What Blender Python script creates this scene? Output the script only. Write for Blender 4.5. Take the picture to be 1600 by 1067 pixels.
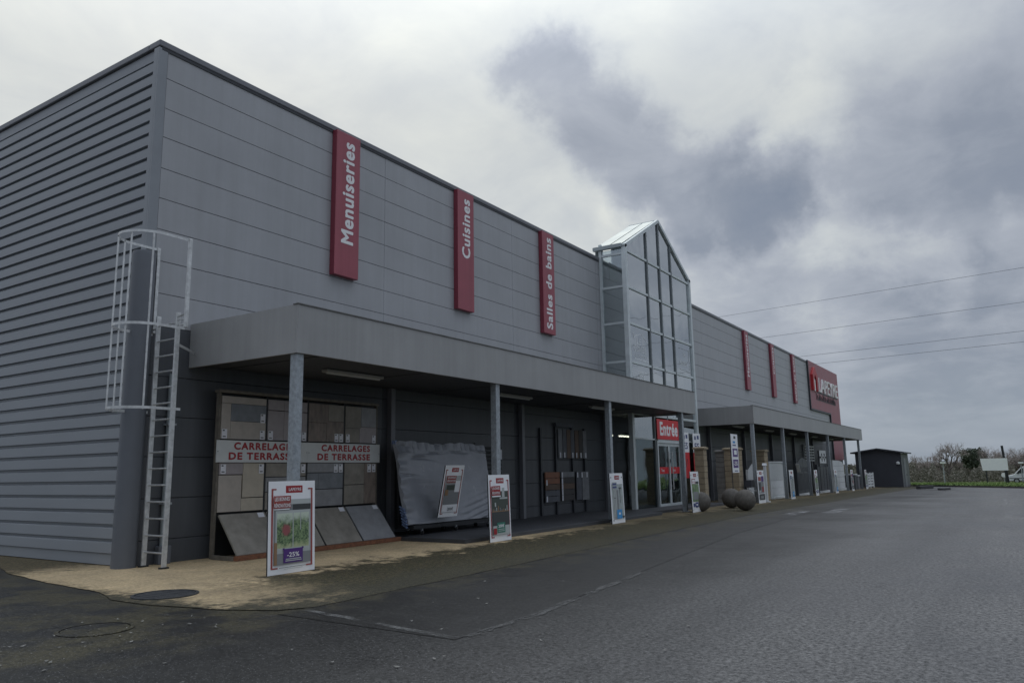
import bpy, bmesh, math, random
from mathutils import Vector, Matrix
random.seed(7)
S = bpy.context.scene
for o in list(bpy.data.objects): bpy.data.objects.remove(o)
COL = S.collection

# ------------------------------------------------------------------ camera
cd = bpy.data.cameras.new('camera'); cam = bpy.data.objects.new('camera', cd); COL.objects.link(cam); S.camera = cam
cd.sensor_width = 36; cd.lens = 26.683; cd.clip_end = 3000; cd.clip_start = .05
YAW, PIT, ROL = 0.9963, 0.1701, -0.0169
fw = Vector((math.sin(YAW)*math.cos(PIT), math.cos(YAW)*math.cos(PIT), math.sin(PIT)))
rt = Vector((math.cos(YAW), -math.sin(YAW), 0)); up = rt.cross(fw)
r2 = math.cos(ROL)*rt + math.sin(ROL)*up; u2 = -math.sin(ROL)*rt + math.cos(ROL)*up
cam.matrix_world = Matrix(((r2.x, u2.x, -fw.x, -8.16), (r2.y, u2.y, -fw.y, -13.742), (r2.z, u2.z, -fw.z, 1.6), (0, 0, 0, 1)))

# ------------------------------------------------------------------ sky, sun, exposure
SUN = Vector((.477, .709, .52)).normalized()
SUN_EL = math.asin(SUN.z); SUN_AZ = math.atan2(SUN.x, SUN.y)
world = bpy.data.worlds.new('World'); S.world = world; world.use_nodes = True
wn = world.node_tree.nodes; wl = world.node_tree.links; wn.clear()
def WN(t, **k):
    n = wn.new(t)
    for a, b in k.items(): setattr(n, a, b)
    return n
def wmath(op, a, b=None, c=None, clamp=False):
    n = WN('ShaderNodeMath', operation=op, use_clamp=clamp)
    for i, v in enumerate((a, b, c)):
        if v is None: continue
        if isinstance(v, (int, float)): n.inputs[i].default_value = v
        else: wl.new(v, n.inputs[i])
    return n.outputs[0]
def wvec(op, a, b):
    n = WN('ShaderNodeVectorMath', operation=op)
    for i, v in enumerate((a, b)):
        if isinstance(v, (tuple, list, Vector)): n.inputs[i].default_value = v
        else: wl.new(v, n.inputs[i])
    return n
def wrange(v, a, b, c=0, d=1, smooth=True):
    n = WN('ShaderNodeMapRange', interpolation_type='SMOOTHSTEP' if smooth else 'LINEAR')
    wl.new(v, n.inputs[0])
    for i, x in enumerate((a, b, c, d)): n.inputs[i+1].default_value = x
    return n.outputs[0]
def wnoise(vec, scale, detail, rough, dist=0):
    n = WN('ShaderNodeTexNoise'); wl.new(vec, n.inputs['Vector'])
    n.inputs['Scale'].default_value = scale; n.inputs['Detail'].default_value = detail
    n.inputs['Roughness'].default_value = rough; n.inputs['Distortion'].default_value = dist
    return n
tc = WN('ShaderNodeTexCoord'); D = tc.outputs['Generated']
sep = WN('ShaderNodeSeparateXYZ'); wl.new(D, sep.inputs[0])
el = wmath('MAXIMUM', sep.outputs[2], 0.0)
den = wmath('ADD', el, .22)
cxy = WN('ShaderNodeCombineXYZ')
wl.new(wmath('DIVIDE', sep.outputs[0], den), cxy.inputs[0]); wl.new(wmath('DIVIDE', sep.outputs[1], den), cxy.inputs[1])
n_big = wnoise(cxy.outputs[0], 1.35, 7, .52, .25).outputs[0]
n_fine = wnoise(cxy.outputs[0], 4.2, 6, .58, .4).outputs[0]
warp = wnoise(D, 5.5, 6, .6)
wv = wvec('SUBTRACT', warp.outputs['Color'], (.5, .5, .5)).outputs[0]
wsc = WN('ShaderNodeVectorMath', operation='SCALE'); wl.new(wv, wsc.inputs[0]); wsc.inputs['Scale'].default_value = .24
DW = wvec('ADD', D, wsc.outputs[0]).outputs[0]
def blob(c, r):
    d = wvec('DISTANCE', DW, Vector(c).normalized()).outputs['Value']
    return wrange(d, r, r*.38)
def blobs(lst):
    out = None
    for c, r in lst:
        b = blob(c, r); out = b if out is None else wmath('MAXIMUM', out, b)
    return out
dark = blobs([((.769,.434,.470),.085), ((.814,.396,.426),.105), ((.854,.346,.389),.11), ((.889,.286,.357),.105), ((.92,.217,.326),.10)])
soft = blobs([((.87,.33,.30),.10), ((.90,.23,.26),.14), ((.955,.11,.335),.12), ((.965,-.03,.29),.14), ((.97,.10,.17),.12), ((.90,.30,.19),.13), ((.98,-.06,.17),.12)])
lite = blobs([((.952,.139,.268),.085), ((.965,.08,.25),.075), ((.87,.37,.285),.08), ((.93,.18,.41),.10), ((.975,-.04,.235),.07)])
sd = wvec('DOT_PRODUCT', D, SUN).outputs['Value']
glow = wrange(sd, .50, .98, 0, 1)
t = wmath('ADD', wmath('MULTIPLY', glow, .49), .295)
t = wmath('ADD', t, wmath('MULTIPLY', wmath('SUBTRACT', n_big, .5), .55))
t = wmath('ADD', t, wmath('MULTIPLY', wmath('SUBTRACT', n_fine, .5), .50))
t = wmath('SUBTRACT', t, wmath('MULTIPLY', dark, .31))
t = wmath('SUBTRACT', t, wmath('MULTIPLY', soft, .13))
t = wmath('ADD', t, wmath('MULTIPLY', lite, .18), clamp=True)
ramp = WN('ShaderNodeValToRGB'); wl.new(t, ramp.inputs[0])
cr = ramp.color_ramp; cr.elements[0].position = 0; cr.elements[0].color = (.16, .188, .24, 1)
cr.elements[1].position = 1; cr.elements[1].color = (.60, .61, .56, 1)
for pos, c in ((.2, (.200, .225, .272)), (.42, (.292, .316, .360)), (.62, (.405, .43, .448)), (.8, (.49, .51, .50))):
    e = cr.elements.new(pos); e.color = (*c, 1)
hz = WN('ShaderNodeMix', data_type='RGBA'); wl.new(wrange(el, .16, .0, 0, .7), hz.inputs[0])
wl.new(ramp.outputs[0], hz.inputs[6]); hz.inputs[7].default_value = (.205, .245, .295, 1)
zen = wmath('ADD', wmath('MULTIPLY', wrange(el, .40, .95, 0, 1), 2.3), 1.0)      # an overcast sky is brightest overhead
zc = WN('ShaderNodeVectorMath', operation='SCALE'); wl.new(hz.outputs[2], zc.inputs[0]); wl.new(zen, zc.inputs['Scale'])
sky = WN('ShaderNodeTexSky', sky_type='NISHITA', sun_disc=False)
sky.sun_elevation = SUN_EL; sky.sun_rotation = SUN_AZ
bg1 = WN('ShaderNodeBackground'); wl.new(sky.outputs[0], bg1.inputs[0]); bg1.inputs[1].default_value = .08
bg2 = WN('ShaderNodeBackground'); wl.new(zc.outputs[0], bg2.inputs[0]); bg2.inputs[1].default_value = 1.0
mx = WN('ShaderNodeMixShader'); mx.inputs[0].default_value = .96        # cloud cover
wl.new(bg1.outputs[0], mx.inputs[1]); wl.new(bg2.outputs[0], mx.inputs[2])
wo = WN('ShaderNodeOutputWorld'); wl.new(mx.outputs[0], wo.inputs[0])
sl = bpy.data.lights.new('sun', 'SUN'); sl.energy = .5; sl.angle = math.radians(25); sl.color = (1, .96, .9)
so = bpy.data.objects.new('sun', sl); COL.objects.link(so); so.rotation_euler = SUN.to_track_quat('Z', 'Y').to_euler(); so.location = (0, 0, 40)
S.view_settings.view_transform = 'Standard'; S.view_settings.look = 'None'
S.view_settings.exposure = 0.45; S.view_settings.gamma = 1.0; S.view_settings.use_curve_mapping = False

# ------------------------------------------------------------------ materials
MATS = {}
def mat(name, col, rough=.5, metal=0, var=.0, vscale=3.0, bump=0, bscale=20, spec=.5, emit=None, detail=5, stretch=None, col2=None, streak=0):
    """plain procedural paint / stone / metal: base colour with noise variation and fine relief"""
    if name in MATS: return MATS[name]
    m = bpy.data.materials.new(name); m.use_nodes = True; MATS[name] = m
    nt = m.node_tree; b = nt.nodes['Principled BSDF']
    b.inputs['Roughness'].default_value = rough; b.inputs['Metallic'].default_value = metal
    b.inputs['Specular IOR Level'].default_value = spec
    b.inputs['Base Color'].default_value = (*col, 1)
    if emit: b.inputs['Emission Color'].default_value = (*emit[0], 1); b.inputs['Emission Strength'].default_value = emit[1]
    if var or bump:
        geo = nt.nodes.new('ShaderNodeTexCoord'); src = geo.outputs['Object']
        info = nt.nodes.new('ShaderNodeObjectInfo')
        add = nt.nodes.new('ShaderNodeVectorMath'); nt.links.new(src, add.inputs[0]); nt.links.new(info.outputs['Location'], add.inputs[1]); src = add.outputs[0]
        if stretch:
            mp = nt.nodes.new('ShaderNodeMapping'); mp.inputs['Scale'].default_value = stretch; nt.links.new(src, mp.inputs[0]); src = mp.outputs[0]
    if var:
        n = nt.nodes.new('ShaderNodeTexNoise'); n.inputs['Scale'].default_value = vscale; n.inputs['Detail'].default_value = detail; n.inputs['Roughness'].default_value = .62
        nt.links.new(src, n.inputs['Vector'])
        r = nt.nodes.new('ShaderNodeValToRGB'); nt.links.new(n.outputs[0], r.inputs[0])
        c2 = col2 or tuple(c*(1-var) for c in col); c1 = col if col2 else tuple(min(1, c*(1+var)) for c in col)
        r.color_ramp.elements[0].position = .3; r.color_ramp.elements[1].position = .7
        r.color_ramp.elements[0].color = (*c2, 1); r.color_ramp.elements[1].color = (*c1, 1)
        nt.links.new(r.outputs[0], b.inputs['Base Color'])
        if streak:
            mp2 = nt.nodes.new('ShaderNodeMapping'); mp2.inputs['Scale'].default_value = (3.2, 3.2, .10); nt.links.new(src, mp2.inputs[0])
            ns = nt.nodes.new('ShaderNodeTexNoise'); ns.inputs['Scale'].default_value = 1.6; ns.inputs['Detail'].default_value = 7; ns.inputs['Roughness'].default_value = .7; nt.links.new(mp2.outputs[0], ns.inputs['Vector'])
            rs = nt.nodes.new('ShaderNodeValToRGB'); nt.links.new(ns.outputs[0], rs.inputs[0]); rs.color_ramp.elements[0].position = .36; rs.color_ramp.elements[1].position = .62
            q = 1-streak; rs.color_ramp.elements[0].color = (q, q, q*.99, 1); rs.color_ramp.elements[1].color = (1, 1, 1, 1)
            ml = nt.nodes.new('ShaderNodeMix'); ml.data_type = 'RGBA'; ml.blend_type = 'MULTIPLY'; ml.inputs[0].default_value = 1
            nt.links.new(r.outputs[0], ml.inputs[6]); nt.links.new(rs.outputs[0], ml.inputs[7]); nt.links.new(ml.outputs[2], b.inputs['Base Color'])
        rr = nt.nodes.new('ShaderNodeMapRange'); nt.links.new(n.outputs[0], rr.inputs[0]); rr.inputs[3].default_value = max(.02, rough-.1); rr.inputs[4].default_value = min(1, rough+.1)
        nt.links.new(rr.outputs[0], b.inputs['Roughness'])
    if bump:
        n2 = nt.nodes.new('ShaderNodeTexNoise'); n2.inputs['Scale'].default_value = bscale; n2.inputs['Detail'].default_value = 4
        nt.links.new(src, n2.inputs['Vector'])
        bp = nt.nodes.new('ShaderNodeBump'); bp.inputs['Strength'].default_value = bump; bp.inputs['Distance'].default_value = .02
        nt.links.new(n2.outputs[0], bp.inputs['Height']); nt.links.new(bp.outputs[0], b.inputs['Normal'])
    return m
def glass(name, tint, refl, rough=.02, top=.5):
    m = bpy.data.materials.new(name); m.use_nodes = True; MATS[name] = m
    nt = m.node_tree; nt.nodes.clear(); N = nt.nodes.new
    out = N('ShaderNodeOutputMaterial'); tr = N('ShaderNodeBsdfTransparent'); tr.inputs[0].default_value = (*tint, 1)
    gl = N('ShaderNodeBsdfGlossy'); gl.inputs['Roughness'].default_value = rough; gl.inputs[0].default_value = (.92, .96, .97, 1)
    tcn = N('ShaderNodeTexCoord'); oi = N('ShaderNodeObjectInfo'); ad = N('ShaderNodeVectorMath'); nt.links.new(tcn.outputs['Object'], ad.inputs[0]); cmb = N('ShaderNodeCombineXYZ')
    ml = N('ShaderNodeMath'); ml.operation = 'MULTIPLY'; ml.inputs[1].default_value = 90; nt.links.new(oi.outputs['Random'], ml.inputs[0]); nt.links.new(ml.outputs[0], cmb.inputs[0]); nt.links.new(cmb.outputs[0], ad.inputs[1])
    no = N('ShaderNodeTexNoise'); no.inputs['Scale'].default_value = .7; no.inputs['Detail'].default_value = 2; nt.links.new(ad.outputs[0], no.inputs['Vector'])      # each pane sits and bows a little differently
    bpn = N('ShaderNodeBump'); bpn.inputs['Strength'].default_value = .10; bpn.inputs['Distance'].default_value = .12; nt.links.new(no.outputs[0], bpn.inputs['Height']); nt.links.new(bpn.outputs[0], gl.inputs['Normal'])
    fr = N('ShaderNodeFresnel'); fr.inputs[0].default_value = 1.5
    mr = N('ShaderNodeMapRange'); nt.links.new(fr.outputs[0], mr.inputs[0]); mr.inputs[1].default_value = .03; mr.inputs[2].default_value = top
    mr.inputs[3].default_value = refl; mr.inputs[4].default_value = 1
    mi = N('ShaderNodeMixShader'); nt.links.new(mr.outputs[0], mi.inputs[0]); nt.links.new(tr.outputs[0], mi.inputs[1]); nt.links.new(gl.outputs[0], mi.inputs[2])
    nt.links.new(mi.outputs[0], out.inputs[0]); return m

GREY = (.375, .382, .393)
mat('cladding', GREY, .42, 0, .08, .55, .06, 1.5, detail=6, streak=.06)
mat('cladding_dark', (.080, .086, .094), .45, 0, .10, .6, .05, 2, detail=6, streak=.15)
mat('siding', (.26, .278, .295), .4, 0, .09, .8, .015, 3, stretch=(1, .25, 1))
mat('fascia', (.335, .335, .328), .45, 0, .11, .5, .06, 2, detail=8, streak=.10)
mat('fascia_top_dirt', (.15, .15, .14), .8, 0, .3, 3)
mat('wall_backing', (.03, .033, .04), .8)
mat('coping', (.17, .175, .19), .4, 0, .08, 1)
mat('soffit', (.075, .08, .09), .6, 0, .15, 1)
mat('galvanised', (.33, .36, .38), .45, .35, .28, 16, .05, 30)
mat('aluminium', (0.597, 0.607, 0.597), .38, .55, .22, 9, .03, 40)
mat('dark_metal', (.035, .038, .044), .45, .2, .2, 6)
mat('duct', (.115, .125, .14), .5, 0, .06, 2)
mat('frame_white', (.60, .65, .65), .4, .2, .1, 3)
mat('frame_dark', (.16, .18, .185), .45, .2, .1, 3)
mat('frame_grey', (.33, .37, .375), .42, .2, .1, 3)
mat('red_sign', (.36, .085, .11), .45, 0, .07, 1.5, streak=.15)
mat('red_sign_side', (.22, .035, .055), .45)
mat('red_panel', (.33, .10, .12), .45, 0, .08, 1, streak=.12)
mat('red_emblem', (.42, .02, .025), .45)
mat('letter_white', (.83, .82, .81), .5)
mat('white_board', (.84, .85, .85), .45, 0, .04, 3)
mat('off_white', (0.598, 0.621, 0.609), .5, 0, .07, 4)
mat('bright_red', (.62, .02, .03), .45)
mat('deep_red', (.33, .015, .02), .45)
mat('dull_red', (.33, .07, .06), .5, 0, .12, 12)
mat('purple', (.085, .03, .19), .5)
mat('print_green', (.03, .19, .13), .5)
mat('print_blue', (.05, .30, .62), .5)
mat('navy', (.05, .07, .20), .5)
mat('print_dark', (.05, .055, .055), .55)
mat('print_grey', (.23, .24, .24), .55)
mat('print_olive', (.06, .075, .06), .5)
mat('print_pale', (.45, .48, .46), .55)
mat('print_wood', (.28, .17, .09), .5)
mat('garden_print', (.30, .42, .20), .5, 0, .1, 7, col2=(.035, .085, .03), detail=8)
mat('shower_print', (.50, .56, .56), .5, 0, .1, 6, col2=(.25, .27, .24))
mat('bush_red', (0.28, 0.06, 0.06), .6, 0, .3, 20)
mat('tube_off', (.42, .42, .40), .5)
mat('tube_on', (.8, .8, .7), .5, emit=((1, .93, .74), 3.0))
mat('interior', (.16, .165, .17), .8, 0, .3, 1)
mat('tile_floor', (.09, .09, .095), .4)
mat('film', (.27, .285, .31), .24, 0, .10, 2.5, .05, 9)
mat('film_reflection', (.16, .22, .36), .3, 0, .6, 14)  # blue reflection in the film, painted as base colour
mat('rack_wood', (.15, .135, .11), .7, 0, .25, 8)
mat('rack_black', (.018, .02, .022), .6)
mat('tile_beige', (0.419, 0.38, 0.333), .5, 0, .10, 5); mat('tile_sand', (0.465, 0.42, 0.338), .5, 0, .10, 5)
mat('tile_grey', (0.265, 0.271, 0.279), .5, 0, .15, 5); mat('tile_slate', (0.185, 0.203, 0.22), .5, 0, .2, 5)
mat('tile_mauve', (0.33, 0.3, 0.3), .5, 0, .12, 5); mat('tile_brown', (0.202, 0.167, 0.14), .5, 0, .35, 7, stretch=(1, 1, .4))
mat('tile_taupe', (0.253, 0.236, 0.201), .6, 0, .22, 4); mat('rust', (.20, .085, .045), .8, 0, .4, 12)
mat('tag_paper', (0.725, 0.737, 0.775), .6)
mat('stone_block', (.33, .27, .18), .85, 0, .16, 5, .3, 25)
mat('stone_grey', (.20, .19, .17), .85, 0, .16, 5, .3, 25)
mat('mortar', (.11, .10, .085), .9)
mat('ball_stone', (.115, .105, .09), .85, 0, .25, 9, .3, 45)
mat('iron', (.05, .052, .055), .55, .4, .35, 10, .25, 60)
mat('deck_terracotta', (0.266, 0.118, 0.0665), .6, 0, .2, 4, stretch=(.4, 1, 6)); mat('deck_brown', (0.128, 0.085, 0.0595), .6, 0, .2, 5, stretch=(.4, 1, 6))
mat('deck_dark', (0.0585, 0.0546, 0.052), .6, 0, .2, 5); mat('deck_grey', (0.204, 0.212, 0.221), .6, 0, .2, 5); mat('deck_slate', (0.105, 0.112, 0.128), .6, 0, .2, 5)
mat('platform', (.055, .058, .063), .6, 0, .2, 1.2, .05, 30)
mat('white_paint', (.68, .70, .70), .45, 0, .07, 4)
mat('anthracite', (.045, .05, .058), .45, 0, .1, 3)
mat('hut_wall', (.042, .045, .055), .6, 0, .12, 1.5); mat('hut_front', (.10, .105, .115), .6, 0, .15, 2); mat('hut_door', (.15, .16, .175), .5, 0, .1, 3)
mat('kerb', (.05, .05, .05), .8, 0, .25, 5)
mat('van_white', (.62, .64, .66), .3); mat('tyre', (.02, .02, .02), .8); mat('rim', (.35, .36, .37), .4, .6); mat('car_glass', (.02, .025, .03), .1); mat('lamp_glass', (.5, .5, .48), .2); mat('tail_red', (.3, .02, .02), .3)
mat('bark', (0.111, 0.0936, 0.0845), .9, 0, .25, 3); mat('twig', (0.281, 0.244, 0.224), .9, 0, .25, .6)
mat('evergreen', (0.0715, 0.091, 0.0585), .8, 0, .35, .7); mat('bramble', (0.186, 0.163, 0.138), .9, 0, .4, .35, col2=(.11, .115, .085))
mat('grass_blade', (0.113, 0.179, 0.0423), .8, 0, .35, 1.2)
mat('leaf_dead', (.20, .195, .175), .7, 0, .3, 15)
mat('wire', (.05, .055, .065), .6)
mat('paint_mark', (.30, .30, .30), .8)
glass('glass_tower', (.78, .83, .83), .52, top=.8); glass('glass_side', (.80, .85, .85), .36, top=.8); glass('glass_roof', (.80, .84, .85), .10); glass('glass_door', (.5, .55, .55), .03, top=1.4)
glass('etch', (.9, .9, .9), .0)
def etched():
    m = MATS['etch']; nt = m.node_tree; nt.nodes.clear(); N = nt.nodes.new
    out = N('ShaderNodeOutputMaterial'); d = N('ShaderNodeBsdfPrincipled'); d.inputs['Base Color'].default_value = (.85, .88, .88, 1); d.inputs['Roughness'].default_value = .7
    tr = N('ShaderNodeBsdfTransparent'); mi = N('ShaderNodeMixShader'); mi.inputs[0].default_value = .85
    nt.links.new(tr.outputs[0], mi.inputs[1]); nt.links.new(d.outputs[0], mi.inputs[2]); nt.links.new(mi.outputs[0], out.inputs[0])
etched()

def ground_mats():
    def base(name):
        m = bpy.data.materials.new(name); m.use_nodes = True; MATS[name] = m; nt = m.node_tree
        return nt, nt.nodes['Principled BSDF']
    def nz(nt, src, sc, det=5, ro=.6, out=0):
        n = nt.nodes.new('ShaderNodeTexNoise'); n.inputs['Scale'].default_value = sc; n.inputs['Detail'].default_value = det; n.inputs['Roughness'].default_value = ro
        nt.links.new(src, n.inputs['Vector']); return n.outputs[out]
    def ramp(nt, v, a, b, c0, c1):
        r = nt.nodes.new('ShaderNodeValToRGB'); nt.links.new(v, r.inputs[0]); r.color_ramp.elements[0].position = a; r.color_ramp.elements[1].position = b
        r.color_ramp.elements[0].color = (*c0, 1); r.color_ramp.elements[1].color = (*c1, 1); return r.outputs[0]
    def mix(nt, f, a, b, mode='MIX'):
        x = nt.nodes.new('ShaderNodeMix'); x.data_type = 'RGBA'; x.blend_type = mode
        for i, v in ((0, f), (6, a), (7, b)):
            if isinstance(v, (int, float)): x.inputs[i].default_value = v
            elif isinstance(v, tuple): x.inputs[i].default_value = (*v, 1)
            else: nt.links.new(v, x.inputs[i])
        return x.outputs[2]
    def rng(nt, v, a, b, c=0., d=1.):
        n = nt.nodes.new('ShaderNodeMapRange'); n.interpolation_type = 'SMOOTHSTEP'; nt.links.new(v, n.inputs[0])
        for i, x in enumerate((a, b, c, d)): n.inputs[i+1].default_value = x
        return n.outputs[0]
    def mth(nt, op, a, b):
        n = nt.nodes.new('ShaderNodeMath'); n.operation = op
        for i, v in enumerate((a, b)):
            if isinstance(v, (int, float)): n.inputs[i].default_value = v
            else: nt.links.new(v, n.inputs[i])
        return n.outputs[0]
    def bump(nt, b, h, st, dist):
        bp = nt.nodes.new('ShaderNodeBump'); bp.inputs['Strength'].default_value = st; bp.inputs['Distance'].default_value = dist
        nt.links.new(h, bp.inputs['Height']); nt.links.new(bp.outputs[0], b.inputs['Normal'])
    for nm, c0, c1, rgh in (('asphalt_old', (.009, .0093, .010), (.078, .079, .081), .52), ('asphalt_new', (.008, .0083, .009), (.060, .061, .063), .54)):
        nt, b = base(nm); g = nt.nodes.new('ShaderNodeTexCoord'); P = g.outputs['Object']
        grain = nz(nt, P, 21, 4, .8); grain2 = nz(nt, P, 120, 2, .7); big = nz(nt, P, .28, 6, .6); mid = nz(nt, P, 2.2, 5, .65)
        c = ramp(nt, grain, .38, .64, c0, c1)
        c = mix(nt, 1., c, ramp(nt, big, .3, .7, (.66, .66, .67), (1.28, 1.28, 1.27)), 'MULTIPLY')
        mp = nt.nodes.new('ShaderNodeMapping'); mp.inputs['Scale'].default_value = (.035, .55, 1); mp.inputs['Rotation'].default_value = (0, 0, .06); nt.links.new(P, mp.inputs[0])
        c = mix(nt, 1., c, ramp(nt, nz(nt, mp.outputs[0], 1.0, 6, .65), .35, .66, (.78, .78, .79), (1.22, 1.22, 1.21)), 'MULTIPLY')
        c = mix(nt, 1., c, ramp(nt, mid, .3, .7, (.84, .84, .84), (1.14, 1.14, 1.13)), 'MULTIPLY')
        sp = nt.nodes.new('ShaderNodeSeparateXYZ'); nt.links.new(P, sp.inputs[0])
        wear_sheen = rng(nt, mth(nt, 'ADD', sp.outputs[1], mth(nt, 'MULTIPLY', mth(nt, 'SUBTRACT', big, .5), 5.)), -7.5, -12.5)  # wear and glancing sheen painted in: dark by the store, pale further out
        c = mix(nt, 1., c, mix(nt, wear_sheen, (.34, .33, .315), (2.15, 2.08, 2.0)), 'MULTIPLY')
        mossy = mth(nt, 'MULTIPLY', rng(nt, mth(nt, 'ADD', sp.outputs[1], mth(nt, 'MULTIPLY', mth(nt, 'SUBTRACT', mid, .5), 2.)), -7.4, -5.9), rng(nt, nz(nt, P, 1.1, 6, .7), .40, .60, 0, .75))
        mossy = mth(nt, 'MULTIPLY', mossy, rng(nt, sp.outputs[0], -9., -3.5))
        c = mix(nt, mossy, c, ramp(nt, grain, .35, .7, (.014, .0125, .005), (.10, .085, .04)))
        vo = nt.nodes.new('ShaderNodeTexVoronoi'); vo.feature = 'DISTANCE_TO_EDGE'; vo.inputs['Scale'].default_value = .16
        wv_ = nt.nodes.new('ShaderNodeVectorMath'); wv_.operation = 'MULTIPLY_ADD'; nt.links.new(nz(nt, P, .9, 6, .7, 1), wv_.inputs[0]); wv_.inputs[1].default_value = (1.6, 1.6, 0); nt.links.new(P, wv_.inputs[2]); nt.links.new(wv_.outputs[0], vo.inputs['Vector'])
        crack = mth(nt, 'MULTIPLY', rng(nt, vo.outputs[0], .0030, .0008), rng(nt, nz(nt, P, .22, 3, .6), .50, .60))
        c = mix(nt, mth(nt, 'MULTIPLY', crack, .75), c, (.010, .010, .009))
        stain = rng(nt, nz(nt, P, .75, 3, .5), .66, .76, 0, .45); c = mix(nt, stain, c, (.014, .014, .015))
        chips = rng(nt, nz(nt, P, 55, 1, .5), .66, .72); c = mix(nt, mth(nt, 'MULTIPLY', chips, .7), c, (.21, .21, .21))
        nt.links.new(c, b.inputs['Base Color']); b.inputs['Specular IOR Level'].default_value = .32
        nt.links.new(rng(nt, mth(nt, 'ADD', mth(nt, 'MULTIPLY', big, .7), mth(nt, 'MULTIPLY', mid, .3)), .3, .7, rgh-.10, rgh+.12), b.inputs['Roughness'])
        bump(nt, b, mth(nt, 'ADD', mth(nt, 'MULTIPLY', grain, .75), mth(nt, 'MULTIPLY', grain2, .25)), .13, .02)
    # concrete apron with wet-moss band towards its outer edge
    nt, b = base('apron'); g = nt.nodes.new('ShaderNodeTexCoord'); P = g.outputs['Object']
    s = nt.nodes.new('ShaderNodeSeparateXYZ'); nt.links.new(P, s.inputs[0])
    grain = nz(nt, P, 17, 5, .8); mid = nz(nt, P, 1.4, 6, .65); big = nz(nt, P, .45, 4, .6); sm = nz(nt, P, 6, 5, .65)
    clean = ramp(nt, grain, .34, .66, (.40, .30, .165), (.78, .61, .37))
    clean = mix(nt, 1., clean, ramp(nt, mid, .3, .75, (.66, .66, .67), (1.1, 1.08, 1.04)), 'MULTIPLY')
    moss = ramp(nt, grain, .40, .64, (.006, .0045, .001), (.12, .094, .034))
    green = ramp(nt, grain, .38, .66, (.008, .0085, .0015), (.055, .053, .009))
    moss = mix(nt, rng(nt, sm, .45, .62, 0, .8), moss, green)
    # distance-from-wall mask (dirt gathers where rain drips off the canopy edge)
    yy = mth(nt, 'ADD', s.outputs[1], mth(nt, 'MULTIPLY', mth(nt, 'SUBTRACT', mid, .5), 3.2))
    yy = mth(nt, 'ADD', yy, mth(nt, 'MULTIPLY', mth(nt, 'SUBTRACT', sm, .5), 2.0))
    m1 = rng(nt, yy, -3.3, -3.95)
    xl = mth(nt, 'ADD', s.outputs[0], mth(nt, 'MULTIPLY', mth(nt, 'SUBTRACT', sm, .5), 1.5))
    m1 = mth(nt, 'MULTIPLY', m1, rng(nt, xl, -1.5, .5, .15, 1.))
    m2 = mth(nt, 'MULTIPLY', rng(nt, yy, .1, 1.6), .9)               # along the side wall
    m3 = rng(nt, xl, 7., 13., 0, .8)                                # dirtier beyond the tile rack
    mm = mth(nt, 'MAXIMUM', m1, mth(nt, 'MAXIMUM', m2, m3))
    edge = rng(nt, yy, -4.9, -6.0); el_ = mth(nt, 'MULTIPLY', rng(nt, xl, -1.55, -2.1), rng(nt, s.outputs[1], 1.5, -.5, .45, 1.))
    grit = ramp(nt, grain, .36, .72, (.010, .0095, .004), (.085, .074, .036))
    c = mix(nt, mm, clean, moss); c = mix(nt, mth(nt, 'MULTIPLY', mth(nt, 'MAXIMUM', edge, el_), .97), c, grit); c = mix(nt, 1., c, ramp(nt, big, .3, .7, (.8, .8, .8), (1.1, 1.1, 1.1)), 'MULTIPLY')
    nt.links.new(c, b.inputs['Base Color']); b.inputs['Roughness'].default_value = .85
    bump(nt, b, grain, .9, .03)
    nt, b = base('turf'); g = nt.nodes.new('ShaderNodeTexCoord'); P = g.outputs['Object']
    c = ramp(nt, nz(nt, P, .5, 6, .65), .32, .7, (.085, .13, .032), (.18, .245, .065)); c = mix(nt, 1., c, ramp(nt, nz(nt, P, 9, 4, .7), .3, .7, (.7, .7, .7), (1.25, 1.25, 1.2)), 'MULTIPLY')
    nt.links.new(c, b.inputs['Base Color']); b.inputs['Roughness'].default_value = .9; bump(nt, b, nz(nt, P, 14, 4, .7), 1., .05)
    # pale worn strip / worn paint: patchy, see-through where worn
    for nm, col, th in (('joint_dust', (.135, .135, .13), .48), ('worn_paint', (.34, .34, .34), .50)):
        nt, b = base(nm); g = nt.nodes.new('ShaderNodeTexCoord'); P = g.outputs['Object']
        b.inputs['Base Color'].default_value = (*col, 1); b.inputs['Roughness'].default_value = .8
        v = mth(nt, 'ADD', mth(nt, 'MULTIPLY', nz(nt, P, 2.0, 5, .7), .55), mth(nt, 'MULTIPLY', nz(nt, P, 22, 4, .7), .45))
        nt.links.new(rng(nt, v, th-.06, th+.12, 0, .8), b.inputs['Alpha'])
ground_mats()
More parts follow.
